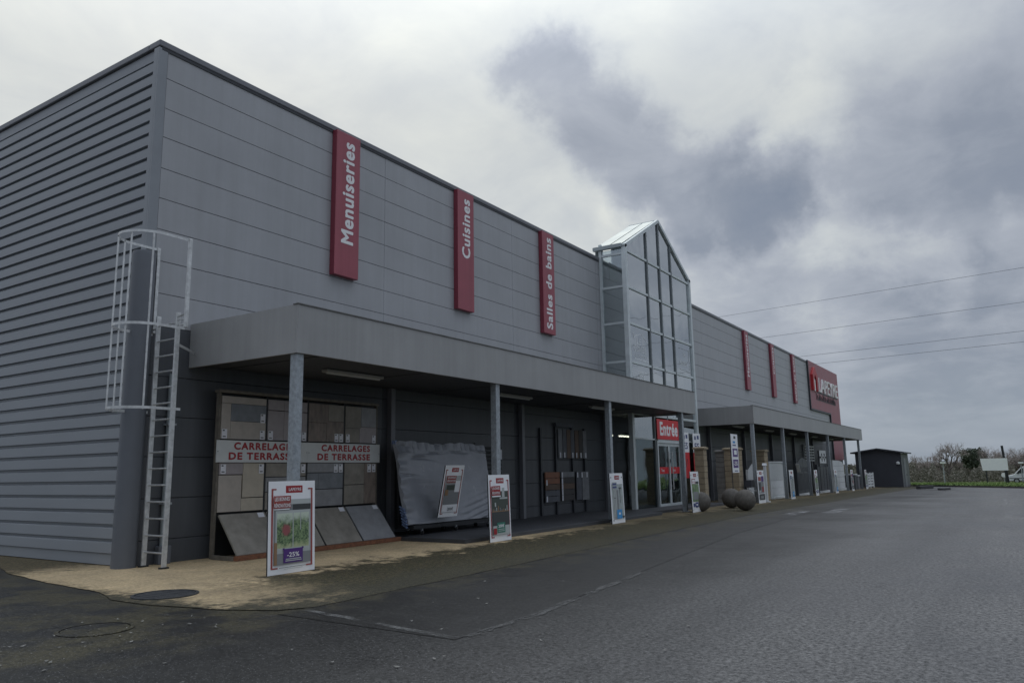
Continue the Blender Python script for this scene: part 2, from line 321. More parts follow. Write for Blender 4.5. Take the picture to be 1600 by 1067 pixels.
def garden_scene():
    m = bpy.data.materials.new('garden_scene'); m.use_nodes = True; MATS['garden_scene'] = m; nt = m.node_tree; b = nt.nodes['Principled BSDF']; b.inputs['Roughness'].default_value = .45
    N = nt.nodes.new; L = nt.links.new; P = N('ShaderNodeTexCoord').outputs['Object']; sp = N('ShaderNodeSeparateXYZ'); L(P, sp.inputs[0])
    def nz(sc, d=6):
        n = N('ShaderNodeTexNoise'); n.inputs['Scale'].default_value = sc; n.inputs['Detail'].default_value = d; n.inputs['Roughness'].default_value = .7; L(P, n.inputs['Vector']); return n.outputs[0]
    def rg(v, a, c):
        n = N('ShaderNodeMapRange'); n.interpolation_type = 'SMOOTHSTEP'; L(v, n.inputs[0]); n.inputs[1].default_value = a; n.inputs[2].default_value = c; return n.outputs[0]
    def mt(op, a, c):
        n = N('ShaderNodeMath'); n.operation = op
        for i, v in enumerate((a, c)):
            if isinstance(v, (int, float)): n.inputs[i].default_value = v
            else: L(v, n.inputs[i])
        return n.outputs[0]
    def mx(f, a, c):
        n = N('ShaderNodeMix'); n.data_type = 'RGBA'; L(f, n.inputs[0])
        for i, v in ((6, a), (7, c)):
            if isinstance(v, tuple): n.inputs[i].default_value = (*v, 1)
            else: L(v, n.inputs[i])
        return n.outputs[2]
    wob = mt('ADD', sp.outputs[2], mt('MULTIPLY', mt('SUBTRACT', nz(9), .5), .35))
    leaf = mx(rg(nz(26), .36, .66), (.03, .07, .035), (.26, .36, .17))
    c = mx(rg(wob, .78, .96), leaf, (.55, .62, .50))
    c = mx(rg(wob, .52, .42), c, (.42, .47, .26))
    d = N('ShaderNodeVectorMath'); d.operation = 'DISTANCE'; L(P, d.inputs[0]); d.inputs[1].default_value = (-.14, 0, .70)
    c = mx(rg(mt('ADD', d.outputs['Value'], mt('MULTIPLY', mt('SUBTRACT', nz(30), .5), .14)), .12, .06), c, (.30, .09, .09))
    L(c, b.inputs['Base Color'])
garden_scene()

# ------------------------------------------------------------------ helpers
def gz(x):
    if x <= 18: return 0.
    if x <= 70: return -.006*(x-18)
    return -.312-.015*(min(x, 260)-70)
WLOC = {}
class MB:
    def __init__(s): s.v = []; s.f = []
    def box(s, x0, y0, z0, x1, y1, z1):
        n = len(s.v); s.v += [(x0,y0,z0),(x1,y0,z0),(x1,y1,z0),(x0,y1,z0),(x0,y0,z1),(x1,y0,z1),(x1,y1,z1),(x0,y1,z1)]
        s.f += [tuple(n+i for i in q) for q in ((0,3,2,1),(4,5,6,7),(0,1,5,4),(1,2,6,5),(2,3,7,6),(3,0,4,7))]; return s
    def bar(s, a, b, w, h=None, upv=(0,0,1)):
        """rectangular bar from a to b"""
        a = Vector(a); b = Vector(b); h = h or w; d = (b-a).normalized(); u = Vector(upv)
        if abs(d.dot(u)) > .99: u = Vector((1,0,0))
        sx = d.cross(u).normalized()*w/2; sy = sx.cross(d).normalized()*h/2
        n = len(s.v)
        for p in (a, b):
            for i, j in ((-1,-1),(1,-1),(1,1),(-1,1)): s.v.append(tuple(p+sx*i+sy*j))
        s.f += [tuple(n+i for i in q) for q in ((3,2,1,0),(4,5,6,7),(0,1,5,4),(1,2,6,5),(2,3,7,6),(3,0,4,7))]; return s
    def tube(s, pts, r, n=8, r1=None, cap=True):
        pts = [Vector(p) for p in pts]; k = len(pts); base = len(s.v); pu = None
        for i, p in enumerate(pts):
            d = (pts[min(i+1,k-1)]-pts[max(i-1,0)]).normalized()
            u = Vector((0,0,1)) if abs(d.z) < .95 else Vector((1,0,0))
            if pu is not None: u = pu
            a = d.cross(u).normalized(); b = a.cross(d).normalized(); pu = b
            rr = r if r1 is None else r+(r1-r)*i/(k-1)
            for j in range(n):
                t = 2*math.pi*j/n; s.v.append(tuple(p+a*math.cos(t)*rr+b*math.sin(t)*rr))
        for i in range(k-1):
            for j in range(n):
                s.f.append((base+i*n+j, base+i*n+(j+1)%n, base+(i+1)*n+(j+1)%n, base+(i+1)*n+j))
        if cap:
            s.f.append(tuple(base+j for j in reversed(range(n)))); s.f.append(tuple(base+(k-1)*n+j for j in range(n)))
        return s
    def prism(s, poly, axis, a, b):
        """poly in the two other axes (in xyz order), extruded from a to b on axis"""
        n = len(s.v); k = len(poly)
        for t in (a, b):
            for p in poly:
                q = list(p); q.insert(axis, t); s.v.append(tuple(q))
        s.f.append(tuple(n+i for i in reversed(range(k)))); s.f.append(tuple(n+k+i for i in range(k)))
        for i in range(k): s.f.append((n+i, n+(i+1)%k, n+k+(i+1)%k, n+k+i))
        return s
    def quad(s, *p):
        n = len(s.v); s.v += [tuple(q) for q in p]; s.f.append(tuple(range(n, n+len(p)))); return s
    def lathe(s, prof, cx=0, cy=0, n=24):
        b = len(s.v)
        for r, z in prof:
            for j in range(n): t = 2*math.pi*j/n; s.v.append((cx+r*math.cos(t), cy+r*math.sin(t), z))
        for i in range(len(prof)-1):
            for j in range(n): s.f.append((b+i*n+j, b+i*n+(j+1)%n, b+(i+1)*n+(j+1)%n, b+(i+1)*n+j))
        s.f.append(tuple(b+j for j in reversed(range(n)))); s.f.append(tuple(b+(len(prof)-1)*n+j for j in range(n))); return s
    def mesh(s, name, m, off=(0,0,0), smooth=False, fix=True):
        me = bpy.data.meshes.new(name)
        me.from_pydata([(x-off[0], y-off[1], z-off[2]) for x, y, z in s.v], [], s.f)
        if m: me.materials.append(MATS[m] if isinstance(m, str) else m)
        if fix:
            bm = bmesh.new(); bm.from_mesh(me); bmesh.ops.recalc_face_normals(bm, faces=bm.faces); bm.to_mesh(me); bm.free()
        if smooth:
            for p in me.polygons: p.use_smooth = True
        return me
    def build(s, name, m, parent=None, smooth=False, bevel=0, fix=True, local=False):
        off = (0,0,0)
        if parent is not None and not local:
            q = parent
            while q is not None and q.name not in WLOC: q = q.parent
            off = WLOC[q.name] if q is not None else off
        o = put(name, s.mesh(name, m, off, smooth, fix), parent)
        if bevel:
            b = o.modifiers.new('bevel', 'BEVEL'); b.width = bevel; b.segments = 2; b.limit_method = 'ANGLE'
        if smooth and bevel == 0 and smooth == 2:
            pass
        return o
def put(name, me, parent=None, loc=None, rot=None):
    o = bpy.data.objects.new(name, me); COL.objects.link(o)
    if parent is not None: o.parent = parent
    if loc is not None: o.location = loc
    if rot is not None: o.rotation_euler = rot
    return o
def tag(o, label, cat, group=None):
    o['label'] = label; o['category'] = cat
    if group: o['group'] = group
    return o
def thing(name, loc, label, cat, group=None, rot=None):
    o = bpy.data.objects.new(name, None); COL.objects.link(o); o.location = loc; o.empty_display_size = .3
    if rot: o.rotation_euler = rot
    WLOC[o.name] = tuple(loc); return tag(o, label, cat, group)
def struct(o): o['kind'] = 'structure'; return o
def smooth_angle(o, ang=35):
    for p in o.data.polygons: p.use_smooth = True
    m = o.modifiers.new('edges', 'EDGE_SPLIT'); m.split_angle = math.radians(ang); return o
_T = {}
def text_mesh(txt, w, h, ext, m, bold=.0, spacing=1.0, lines=None):
    """lettering as mesh in the XZ plane facing -Y, lower left at origin, scaled to w x h"""
    key = (txt, round(w,3), round(h,3), ext, m, bold, spacing)
    if key in _T: return _T[key]
    cu = bpy.data.curves.new('txt', 'FONT'); cu.body = txt; cu.size = 1; cu.offset = 0; cu.extrude = 0; cu.space_character = spacing; cu.resolution_u = 3; cu.space_line = .82
    cu.align_x = 'CENTER' if '\n' in txt else 'LEFT'
    ob = bpy.data.objects.new('txt', cu); COL.objects.link(ob)
    me = bpy.data.meshes.new_from_object(ob.evaluated_get(bpy.context.evaluated_depsgraph_get()))
    bpy.data.objects.remove(ob); bpy.data.curves.remove(cu)
    xs = [v.co.x for v in me.vertices]; ys = [v.co.y for v in me.vertices]
    x0, x1, y0, y1 = min(xs), max(xs), min(ys), max(ys)
    bm = bmesh.new(); bm.from_mesh(me)
    if bold:                                                          # heavier strokes: shifted layers a fraction of a millimetre apart
        base_ = bm.faces[:]
        for k_, (dx_, dy_) in enumerate(((1,0),(-1,0),(0,1),(0,-1),(.7,.7),(-.7,.7),(.7,-.7),(-.7,-.7))):
            r_ = bmesh.ops.duplicate(bm, geom=base_)
            for g_ in r_['geom']:
                if isinstance(g_, bmesh.types.BMVert): g_.co += Vector((dx_*bold, dy_*bold, .0003*(k_+1)))
        x0 -= bold; x1 += bold; y0 -= bold; y1 += bold
    for v in bm.verts: v.co = Vector(((v.co.x-x0)/(x1-x0)*w, -v.co.z, (v.co.y-y0)/(y1-y0)*h))
    if ext:
        r = bmesh.ops.extrude_face_region(bm, geom=list(bm.faces))
        for g in r['geom']:
            if isinstance(g, bmesh.types.BMVert): g.co.y -= ext
        bmesh.ops.recalc_face_normals(bm, faces=bm.faces)
    bm.to_mesh(me); bm.free(); me.materials.clear(); me.materials.append(MATS[m]); me.name = 'lettering'
    for p in me.polygons: p.material_index = 0
    _T[key] = me; return me
def sheet(name, poly, dz, m, cuts=(18., 70.)):
    bm = bmesh.new(); bm.faces.new([bm.verts.new((x, y, 0)) for x, y in poly])
    for c in cuts:
        bmesh.ops.bisect_plane(bm, geom=list(bm.verts)+list(bm.edges)+list(bm.faces), plane_co=(c,0,0), plane_no=(1,0,0))
    for v in bm.verts: v.co.z = gz(v.co.x)+dz
    for f in bm.faces:
        f.normal_update()
        if f.normal.z < 0: f.normal_flip()
    me = bpy.data.meshes.new(name); bm.to_mesh(me); bm.free(); me.materials.append(MATS[m])
    return struct(put(name, me))

# ------------------------------------------------------------------ ground
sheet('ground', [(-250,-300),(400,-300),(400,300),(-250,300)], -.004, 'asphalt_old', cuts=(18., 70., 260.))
AP = [(-2.0,-5.4),(-1.7,-6.1),(-1.3,-6.35),(3,-6.3),(10,-6.05),(20,-5.9),(31,-6.2),(48,-6.5),(63,-6.9),(74,-6.4),(74,0.1),(0.1,0.1),(0.1,45),(-.9,45),(-1.0,2.6),(-1.45,1.2),(-1.75,-.8),(-1.9,-2.6),(-2.2,-3.4),(-2.2,-4.3)]
AQ = []
for (ax, ay), (bx_, by_) in zip(AP, AP[1:]+AP[:1]):
    n_ = max(1, int(math.hypot(bx_-ax, by_-ay)/.35)) if min(ax,bx_) < 40 and ay < 3 and not (ay > 0 and ax > 0) else 1
    for i_ in range(n_):
        t_ = i_/n_; j_ = .018 if n_ > 1 else 0; AQ.append((ax+(bx_-ax)*t_+random.uniform(-j_,j_), ay+(by_-ay)*t_+random.uniform(-j_,j_)))
sheet('apron', AQ, .006, 'apron')
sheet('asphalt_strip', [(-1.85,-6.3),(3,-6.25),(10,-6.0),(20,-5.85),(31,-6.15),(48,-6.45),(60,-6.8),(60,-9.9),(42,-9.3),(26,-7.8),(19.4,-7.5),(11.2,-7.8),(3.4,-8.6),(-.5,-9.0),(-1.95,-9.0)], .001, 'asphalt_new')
def strip(name, pts, w, dz, m):
    L = []; R = []
    for i, p in enumerate(pts):
        a = Vector(pts[max(i-1,0)]); b = Vector(pts[min(i+1,len(pts)-1)]); d = (b-a).normalized(); n = Vector((-d.y, d.x))
        ww = w*(.7+.6*random.random()); L.append(tuple(Vector(p)+n*ww/2)); R.append(tuple(Vector(p)-n*ww/2))
    return sheet(name, L+R[::-1], dz, m)
def sub(pts, n):
    out = []
    for a, b in zip(pts, pts[1:]):
        for i in range(n): t = i/n; out.append((a[0]+(b[0]-a[0])*t+random.uniform(-.02,.02), a[1]+(b[1]-a[1])*t+random.uniform(-.02,.02)))
    return out+[pts[-1]]
strip('asphalt_joint', sub([(-1.5,-6.42),(-1.9,-8.95)], 10), .11, .005, 'joint_dust')
strip('asphalt_joint', sub([(-1.8,-9.02),(-.5,-9.03),(3.4,-8.63)], 14), .10, .0055, 'joint_dust')
for i, (x0, y0, x1, y1) in enumerate([(19.2,-7.35,22.2,-6.75),(20.6,-8.35,24.4,-7.75),(38,-15,46,-14.7),(30,-13.4,36,-13.2)]):
    sheet('worn_marking', [(x0,y0),(x1,y0+.1),(x1+.2,y1),(x0+.2,y1-.1)], .005, 'worn_paint')
# low platform under the canopy in front of the entrance
b = MB().box(6.2,-3.08,.0,18,-.02,.10); struct(b.build('platform', 'platform', bevel=.008))
b = MB().prism([(18.006,.0),(18.006,.10),(27.3,gz(27.3)+.10),(27.3,gz(27.3)-.02)], 1, -2.6, -1.28); struct(b.build('platform', 'platform'))

# ------------------------------------------------------------------ store building
bld = thing('store_building', (0,0,0), 'long grey metal clad retail warehouse with ribbed side wall', 'building')
LX, H = 71.6, 10.3
MB().box(.06,.07,-.6,19.85,.3,10.2).build('backing_wall', 'wall_backing', bld); MB().box(27.35,.07,-.6,LX-.05,.3,10.2).build('backing_wall', 'wall_backing', bld)
b = MB().box(.112,.3,-.6,.3,44.9,10.2).box(LX-.3,.3,-.6,LX-.05,44.9,10.2).box(.06,44.9,-.6,LX-.05,45.1,10.2); b.build('side_backing', 'wall_backing', bld)
b = MB().box(.3,.3,9.8,19.85,44.9,9.95).box(27.35,.3,9.8,LX-.3,44.9,9.95).box(19.85,.3,9.8,27.35,44.9,9.95); b.build('roof', 'coping', bld)
PM = {}
def panel(x0, x1, z0, z1):
    w, h = round(x1-x0-.006,3), round(z1-z0-.007,3)
    if (w,h) not in PM:
        m = MB(); c = .005; t = .035
        m.box(0,-t+.01,0,w,.06,h)
        n = len(m.v); m.v += [(0,-t+.01,0),(w,-t+.01,0),(w,-t+.01,h),(0,-t+.01,h),(c,-t,c),(w-c,-t,c),(w-c,-t,h-c),(c,-t,h-c)]
        m.f.pop(2); m.f += [tuple(n+i for i in q) for q in ((0,1,5,4),(1,2,6,5),(2,3,7,6),(3,0,4,7),(4,5,6,7))]
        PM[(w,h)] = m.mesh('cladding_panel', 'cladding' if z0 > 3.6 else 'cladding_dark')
    put('cladding_panel', PM[(w,h)], bld, (x0+.003, random.uniform(-.0015,.0015), z0+.0035))
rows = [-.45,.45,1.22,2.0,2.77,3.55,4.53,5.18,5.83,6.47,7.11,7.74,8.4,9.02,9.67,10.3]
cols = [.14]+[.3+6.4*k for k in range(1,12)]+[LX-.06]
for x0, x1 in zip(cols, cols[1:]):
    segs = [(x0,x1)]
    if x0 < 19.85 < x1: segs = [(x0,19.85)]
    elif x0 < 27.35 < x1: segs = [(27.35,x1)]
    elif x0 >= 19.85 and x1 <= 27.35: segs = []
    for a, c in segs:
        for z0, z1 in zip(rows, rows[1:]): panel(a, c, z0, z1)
# ribbed side wall: one plank per rib
pr = [(.11,.003),(-.05,0),(-.05,.188),(.012,.216),(.012,.2655),(.11,.2655)]
me = MB().prism([(x,z) for x, z in pr], 1, 0, 44.8).mesh('siding_plank', 'siding')
k = 0
while .235+.2655*(k+1) < 10.25:
    put('siding_plank', me, bld, (0,.13,.235+.2655*k)); k += 1
zt = .235+.2655*k
MB().box(-.02,.13,.02,.06,44.9,.225).build('kick_plate', 'siding', bld)
MB().box(-.015,.02,zt,.06,44.9,10.28).build('head_flashing', 'siding', bld)
# corner trim, copings
MB().box(-.065,-.05,.0,.135,.006,10.28).box(-.065,.006,.0,.004,.128,10.28).build('corner_trim', 'siding', bld, bevel=.006)
b = MB().box(-.07,-.07,10.3,19.84,.32,10.44); b.build('coping', 'coping', bld, bevel=.02)
b = MB().box(27.36,-.07,10.3,LX,.32,10.44); b.build('coping', 'coping', bld, bevel=.02)
b = MB().box(-.07,.321,10.3,.32,45,10.44); b.build('coping', 'coping', bld, bevel=.02)
for xa, xb_ in ((.0,19.84),(27.36,58.6)): MB().box(xa,-.055,10.235,xb_,-.036,10.3).build('drip_edge', 'dark_metal', bld)
# interior seen through the entrance glazing
MB().box(19.86,.06,4.4,27.34,.2,10.25).build('tower_back_wall', 'cladding', bld)
MB().box(19.5,3.2,-.3,27.7,3.35,10.2).build('inner_wall', 'interior', bld)
MB().box(19.55,.31,-.3,19.83,3.19,10.2).build('inner_side_wall', 'interior', bld); MB().box(27.37,.31,-.3,27.7,3.19,10.2).build('inner_side_wall', 'interior', bld)
MB().prism([(19.86,-.1),(19.86,.012),(27.34,gz(27.3)+.06),(27.34,-.2)],1,-1.15,3.19).build('inner_floor', 'tile_floor', bld)
for x in (20.6,22.6,24.8):
    MB().box(x,.6,3.05,x+1.3,.66,3.11).build('tube_light', 'tube_on', bld)
# big red brand panel at the far end of the facade
rp = thing('brand_sign', (65,0,6.4), 'large red panel with house emblem and white raised letters', 'sign')
MB().prism([(58.75,6.45),(66.9,6.45),(66.9,2.2),(71.45,2.2),(71.45,10.5),(58.75,10.5)],1,-.16,-.045).build('panel', 'red_panel', rp)
MB().prism([(58.6,6.3),(58.75,6.45),(58.75,10.5),(58.6,10.5)],1,-.17,-.04).prism([(58.6,6.3),(66.75,6.3),(66.9,6.45),(58.75,6.45)],1,-.17,-.04).prism([(66.75,2.2),(66.9,2.2),(66.9,6.45),(66.75,6.3)],1,-.17,-.04).build('edge_trim', 'dark_metal', rp)
MB().prism([(59.3,8.0),(59.3,9.35),(60.25,10.05),(61.2,9.35),(61.2,8.0),(60.75,8.0),(60.75,9.0),(60.25,9.4),(59.75,9.0),(59.75,8.0)],1,-.36,-.16).build('house_emblem', 'red_emblem', rp)
MB().prism([(60.0,8.0),(60.0,8.9),(60.25,9.1),(60.5,8.9),(60.5,8.0)],1,-.28,-.16).build('emblem_core', 'white_board', rp)
put('lettering', text_mesh('LAPEYRE', 8.5, 1.25, .12, 'letter_white', .0), rp, (62.0-65,-.16,8.05-6.4))
me = MB().box(61.6,-.2,7.94,70.5,-.16,8.04).build('letter_rail', 'dark_metal', rp)
xx = 61.0                                                             # second, unreadable line: outlined glyph strips
while xx < 69.2:
    w = random.uniform(.28,.5); h = random.uniform(.38,.62)
    MB().box(xx,-.19,7.3,xx+.06,-.16,7.3+h).box(xx+w-.06,-.19,7.3,xx+w,-.16,7.3+h*.8).box(xx+.06,-.19,7.3,xx+w-.06,-.16,7.36).build('glyph_strip', 'dark_metal', rp); xx += w+.13
# vertical red signs
def vsign(x, txt, z0, z1, cap, label):
    w = .84; r = thing('vertical_sign', (x,0,6.5), label, 'sign', None)
    MB().box(x,-.2,6.5,x+w,-.04,10.3).build('sign_box', 'red_sign', r, bevel=.012)
    MB().box(x-.004,-.196,6.5,x-.001,-.044,10.29).build('side_return', 'red_sign_side', r)
    me = text_mesh(txt, z1-z0, cap, 0, 'letter_white', .032, 1.10)
    put('lettering', me, r, (x+w*.76-x, -.202, z0-6.5), (0, -math.pi/2, 0))
    return r
vsign(4.72,'Menuiseries',7.35,10.08,.43,'vertical red sign reading Menuiseries, on the wall near the caged ladder')
vsign(9.80,'Cuisines',8.15,10.08,.43,'vertical red sign reading Cuisines, between the ladder corner and the glass tower')
vsign(14.9,'Salles de bains',6.68,10.12,.43,'vertical red sign reading Salles de bains, beside the glass tower')
vsign(40.15,'Menuiseries',7.35,10.08,.43,'vertical red sign reading Menuiseries, between glass tower and brand panel')
vsign(46.6,'Cuisines',8.15,10.08,.43,'vertical red sign reading Cuisines, between glass tower and brand panel')
vsign(52.9,'Salles de bains',6.68,10.12,.43,'vertical red sign reading Salles de bains, beside the large brand panel')

# ------------------------------------------------------------------ canopies
def canopy(x0, x1, colx, label, fixtures, posts):
    YF, ZB, ZT = -3.22, 3.77, 4.66
    r = thing('canopy', ((x0+x1)/2,-1.6,gz((x0+x1)/2)), label, 'canopy', None)
    MB().box(x0,YF,ZB,x1,YF+.05,ZT).build('front_fascia', 'fascia', r, bevel=.004)
    MB().box(x0,YF+.051,ZB,x0+.05,-.05,ZT).build('side_fascia', 'fascia', r)
    MB().box(x1-.05,YF+.051,ZB,x1,-.05,ZT).build('side_fascia', 'fascia', r)
    MB().box(x0-.015,YF-.02,ZT,x1+.015,YF+.12,ZT+.02).build('fascia_cap', 'fascia_top_dirt', r)
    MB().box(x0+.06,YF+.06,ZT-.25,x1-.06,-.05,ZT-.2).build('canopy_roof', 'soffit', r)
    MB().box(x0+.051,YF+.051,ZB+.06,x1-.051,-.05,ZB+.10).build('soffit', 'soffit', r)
    x = x0+.8
    while x < x1:                                                     # soffit sheet joints
        MB().box(x,YF+.06,ZB+.045,x+.04,-.06,ZB+.058).build('soffit_batten', 'soffit', r); x += 3.2
    for x in colx:
        m = MB().box(x-.085,YF+.06,gz(x)-.02,x+.085,YF+.23,ZB+.06).build('column', 'galvanised', r, bevel=.012)
        MB().box(x-.15,YF+.0,gz(x),x+.15,YF+.29,gz(x)+.03).build('base_plate', 'galvanised', m if False else r)
    for x in posts:
        MB().box(x-.08,-.2,gz(x)-.02,x+.08,-.045,ZB+.06).build('wall_post', 'coping', r, bevel=.008)
    for x in fixtures:
        f = MB().box(x,-1.83,ZB-.02,x+1.75,-1.65,ZB+.045).build('light_fixture', 'tube_off', r, bevel=.015)
        MB().tube([(x+.06,-1.74,ZB-.03),(x+1.69,-1.74,ZB-.03)], .02).build('tube', 'off_white', f, local=False)
        WLOC[f.name] = WLOC[r.name]
    return r
canopy(1.0,21.65,[1.14,7.5,13.9,20.32],'long grey canopy on galvanised posts, beginning at the caged ladder',[3.05,9.6,15.3],[6.95,13.38,19.72])
canopy(30.0,62.8,[30.14,36.1,42.2,48.6,54.95,61.4],'long grey canopy on galvanised posts beyond the entrance, nearest the hut',[31.5,37.6,43.5,50.1,56.3],[32.4,38.8,45.2,51.6,58])

# ------------------------------------------------------------------ glazed entrance tower
bay = thing('glass_tower', (23.6,-1.2,gz(23.6)), 'tall glazed entrance tower with pointed gable and pale metal frame', 'tower')
X0, X1, YB, ZS, ZP, XP = 19.87, 27.33, -1.2, 10.82, 12.82, 23.6
def zr(x): return ZS+(ZP-ZS)*(1-abs(x-XP)/(XP-X0))
vx = [X0, 22.13, 23.58, 24.97, X1]
zh = [3.85, 5.93, 7.53, 9.05, 10.6]                                     # transom heights on the front
fr = lambda m, n, mt='frame_grey', **k: m.build(n, mt, bay, **k)
fr(MB().box(X0-.1,YB-.09,-.05,X0+.1,YB+.09,ZS), 'corner_post', 'frame_white')
fr(MB().box(X1-.1,YB-.09,-.05,X1+.1,YB+.09,ZS), 'corner_post', 'frame_white')
fr(MB().box(X0-.06,-.17,-.05,X0+.06,-.05,ZS+.15), 'rear_post', 'frame_white'); fr(MB().box(X1-.06,-.3,-.05,X1+.06,-.05,ZS), 'rear_post')
for x in vx[1:4]: fr(MB().box(x-.055,YB-.06,2.86 if x > 22.3 else 0,x+.055,YB+.07,zr(x)-.08), 'mullion', 'frame_dark')
for z in zh:
    for a, c in zip(vx, vx[1:]): fr(MB().box(a+.1,YB-.055,z-.05,c-.056,YB+.067,z+.05), 'transom', 'frame_white')
for s in (0, 1):
    xe = X0-.12 if s == 0 else X1+.12
    fr(MB().bar((xe,YB-.02,zr(xe)-.04),(XP,YB-.02,ZP+.0),.14,.14,(0,1,0)), 'gable_rafter', 'frame_white')
    for y in (-.55,.12): fr(MB().bar((xe,y,zr(xe)+.0),(XP,y,ZP+.02),.06,.1,(0,1,0)), 'rafter')
    fr(MB().box(xe-.06,YB+.05,ZS-.12,xe+.1,.16,ZS+.03), 'eaves_beam', 'frame_grey')
fr(MB().box(XP-.05,YB+.06,ZP-.05,XP+.05,.16,ZP+.06), 'ridge_beam', 'frame_white')
for z in (3.85,5.93,7.53,9.05,10.45): fr(MB().box(X0-.055,YB+.1,z-.045,X0+.03,-.18,z+.045), 'side_transom', 'frame_white'); fr(MB().box(X1-.03,YB+.1,z-.035,X1+.04,-.31,z+.035), 'side_transom')
def pane(poly, y, m='glass_tower', n='pane'): return MB().prism(poly,1,y-.006,y+.006).build(n, m, bay)
zl = [2.88, *zh]
for i, (a, c) in enumerate(zip(vx, vx[1:])):
    for j, (z0, z1) in enumerate(zip(zl, zl[1:])):
        if j == 0 and i in (1,2): continue
        pane([(a+.04,z0 if j else 2.88),(c-.04,z0 if j else 2.88),(c-.04,z1-.03),(a+.04,z1-.03)], YB, 'glass_side' if j == 0 else 'glass_tower')
    zt_ = zh[-1]; pts = [(a+.04,zt_+.03),(c-.04,zt_+.03),(c-.04,zr(c-.04)-.1),(a+.04,zr(a+.04)-.1)]
    pane(pts, YB)
    if i in (0, 3): pane([(a+.04,.02),(c-.04,.02),(c-.04,2.82),(a+.04,2.82)], YB, 'glass_door')
fr(MB().box(X0+.07,YB-.046,2.82,vx[1]-.036,YB+.066,2.88), 'transom', 'frame_white'); fr(MB().box(vx[3]+.036,YB-.046,2.82,X1-.07,YB+.066,2.88), 'transom', 'frame_white')
fr(MB().box(X0+.07,YB-.045,-.03,vx[1]-.036,YB+.065,.06), 'sill', 'frame_white'); fr(MB().box(vx[3]+.036,YB-.045,-.06,X1-.07,YB+.065,.04), 'sill', 'frame_white')
zs = [.02,3.85,5.93,7.53,9.05,10.45,ZS-.12]
for z0, z1 in zip(zs, zs[1:]):
    MB().box(X0-.006,YB+.1,z0+.03,X0+.006,-.18,z1-.03).build('pane', 'glass_side', bay); MB().box(X1-.006,YB+.1,z0+.03,X1+.006,-.32,z1-.03).build('pane', 'glass_side', bay)
for s in (-1, 1):
    for y0, y1 in ((-1.12,-.58),(-.52,.1)):
        xe = XP+s*(XP-X0+.1); m = MB().quad((xe,y0,zr(xe)+.06),(xe,y1,zr(xe)+.06),(XP+s*.06,y1,zr(XP+s*.06)+.06),(XP+s*.06,y0,zr(XP+s*.06)+.06))
        o = m.build('roof_pane', 'glass_roof', bay); so_ = o.modifiers.new('t', 'SOLIDIFY'); so_.thickness = .012
def rg_(x0, x1, z0, z1c):                                              # rear gable: solid sheet with clear lights
    return MB().prism([(x0,z0),(x1,z0),(x1,min(z1c,zr(x1)-.08)),(x0,min(z1c,zr(x0)-.08))],1,.12,.16).build('rear_gable', 'frame_grey', bay)
for x0, x1, z0, z1c in ((X0+.05,20.6,10.26,99),(20.6,21.5,10.26,10.5),(21.5,23.0,10.26,99),(23.0,23.598,10.26,10.62),(23.0,23.598,11.35,99),(23.602,24.2,10.26,10.62),(23.602,24.2,11.35,99),(24.2,25.1,10.26,99),(25.1,26.3,10.26,10.55),(26.3,X1-.05,10.26,99)): rg_(x0, x1, z0, z1c)
# pale panels added where sky shows through the upper panes
for x0, x1, z0, z1 in ((20.3,21.2,9.55,10.3),(25.5,26.5,9.5,10.3)):
    MB().box(x0,YB+.9,z0,x1,YB+.93,z1).build('sky_patch', 'print_pale', bay)
# lettering etched on the panes
def etch(txt, x, z, w, h): put('etched_lettering', text_mesh(txt, w, h, 0, 'etch', .0), bay, (x-23.6, -.012, z-gz(23.6)))
etch('LE', 20.75, 6.75, .42, .24); etch('CONSEIL', 20.42, 6.42, 1.25, .26); etch('À DOMICILE', 20.5, 6.2, 1.3, .15)
for a, c in (((20.35,7.2),(20.5,6.95)),((20.5,7.05),(21.2,7.22)),((21.2,7.22),(21.9,6.92)),((20.45,6.12),(21.9,6.10))):
    MB().bar((a[0],YB-.01,a[1]),(c[0],YB-.01,c[1]),.006,.035,(0,0,1)).build('etched_line', 'etch', bay)
etch('LA', 26.1, 6.85, .3, .2); etch('MAISON', 25.6, 6.4, .95, .22)
for a, c in (((25.5,7.2),(26.85,7.2)),((26.85,7.2),(26.85,6.2)),((25.6,6.2),(26.85,6.2))):
    MB().bar((a[0],YB-.01,a[1]),(c[0],YB-.01,c[1]),.006,.035,(0,1,0)).build('etched_line', 'etch', bay)
etch("L'ATE", 20.6, 5.22, .8, .24); MB().bar((20.55,YB-.01,5.6),(21.7,YB-.01,5.6),.006,.035).build('etched_line', 'etch', bay)
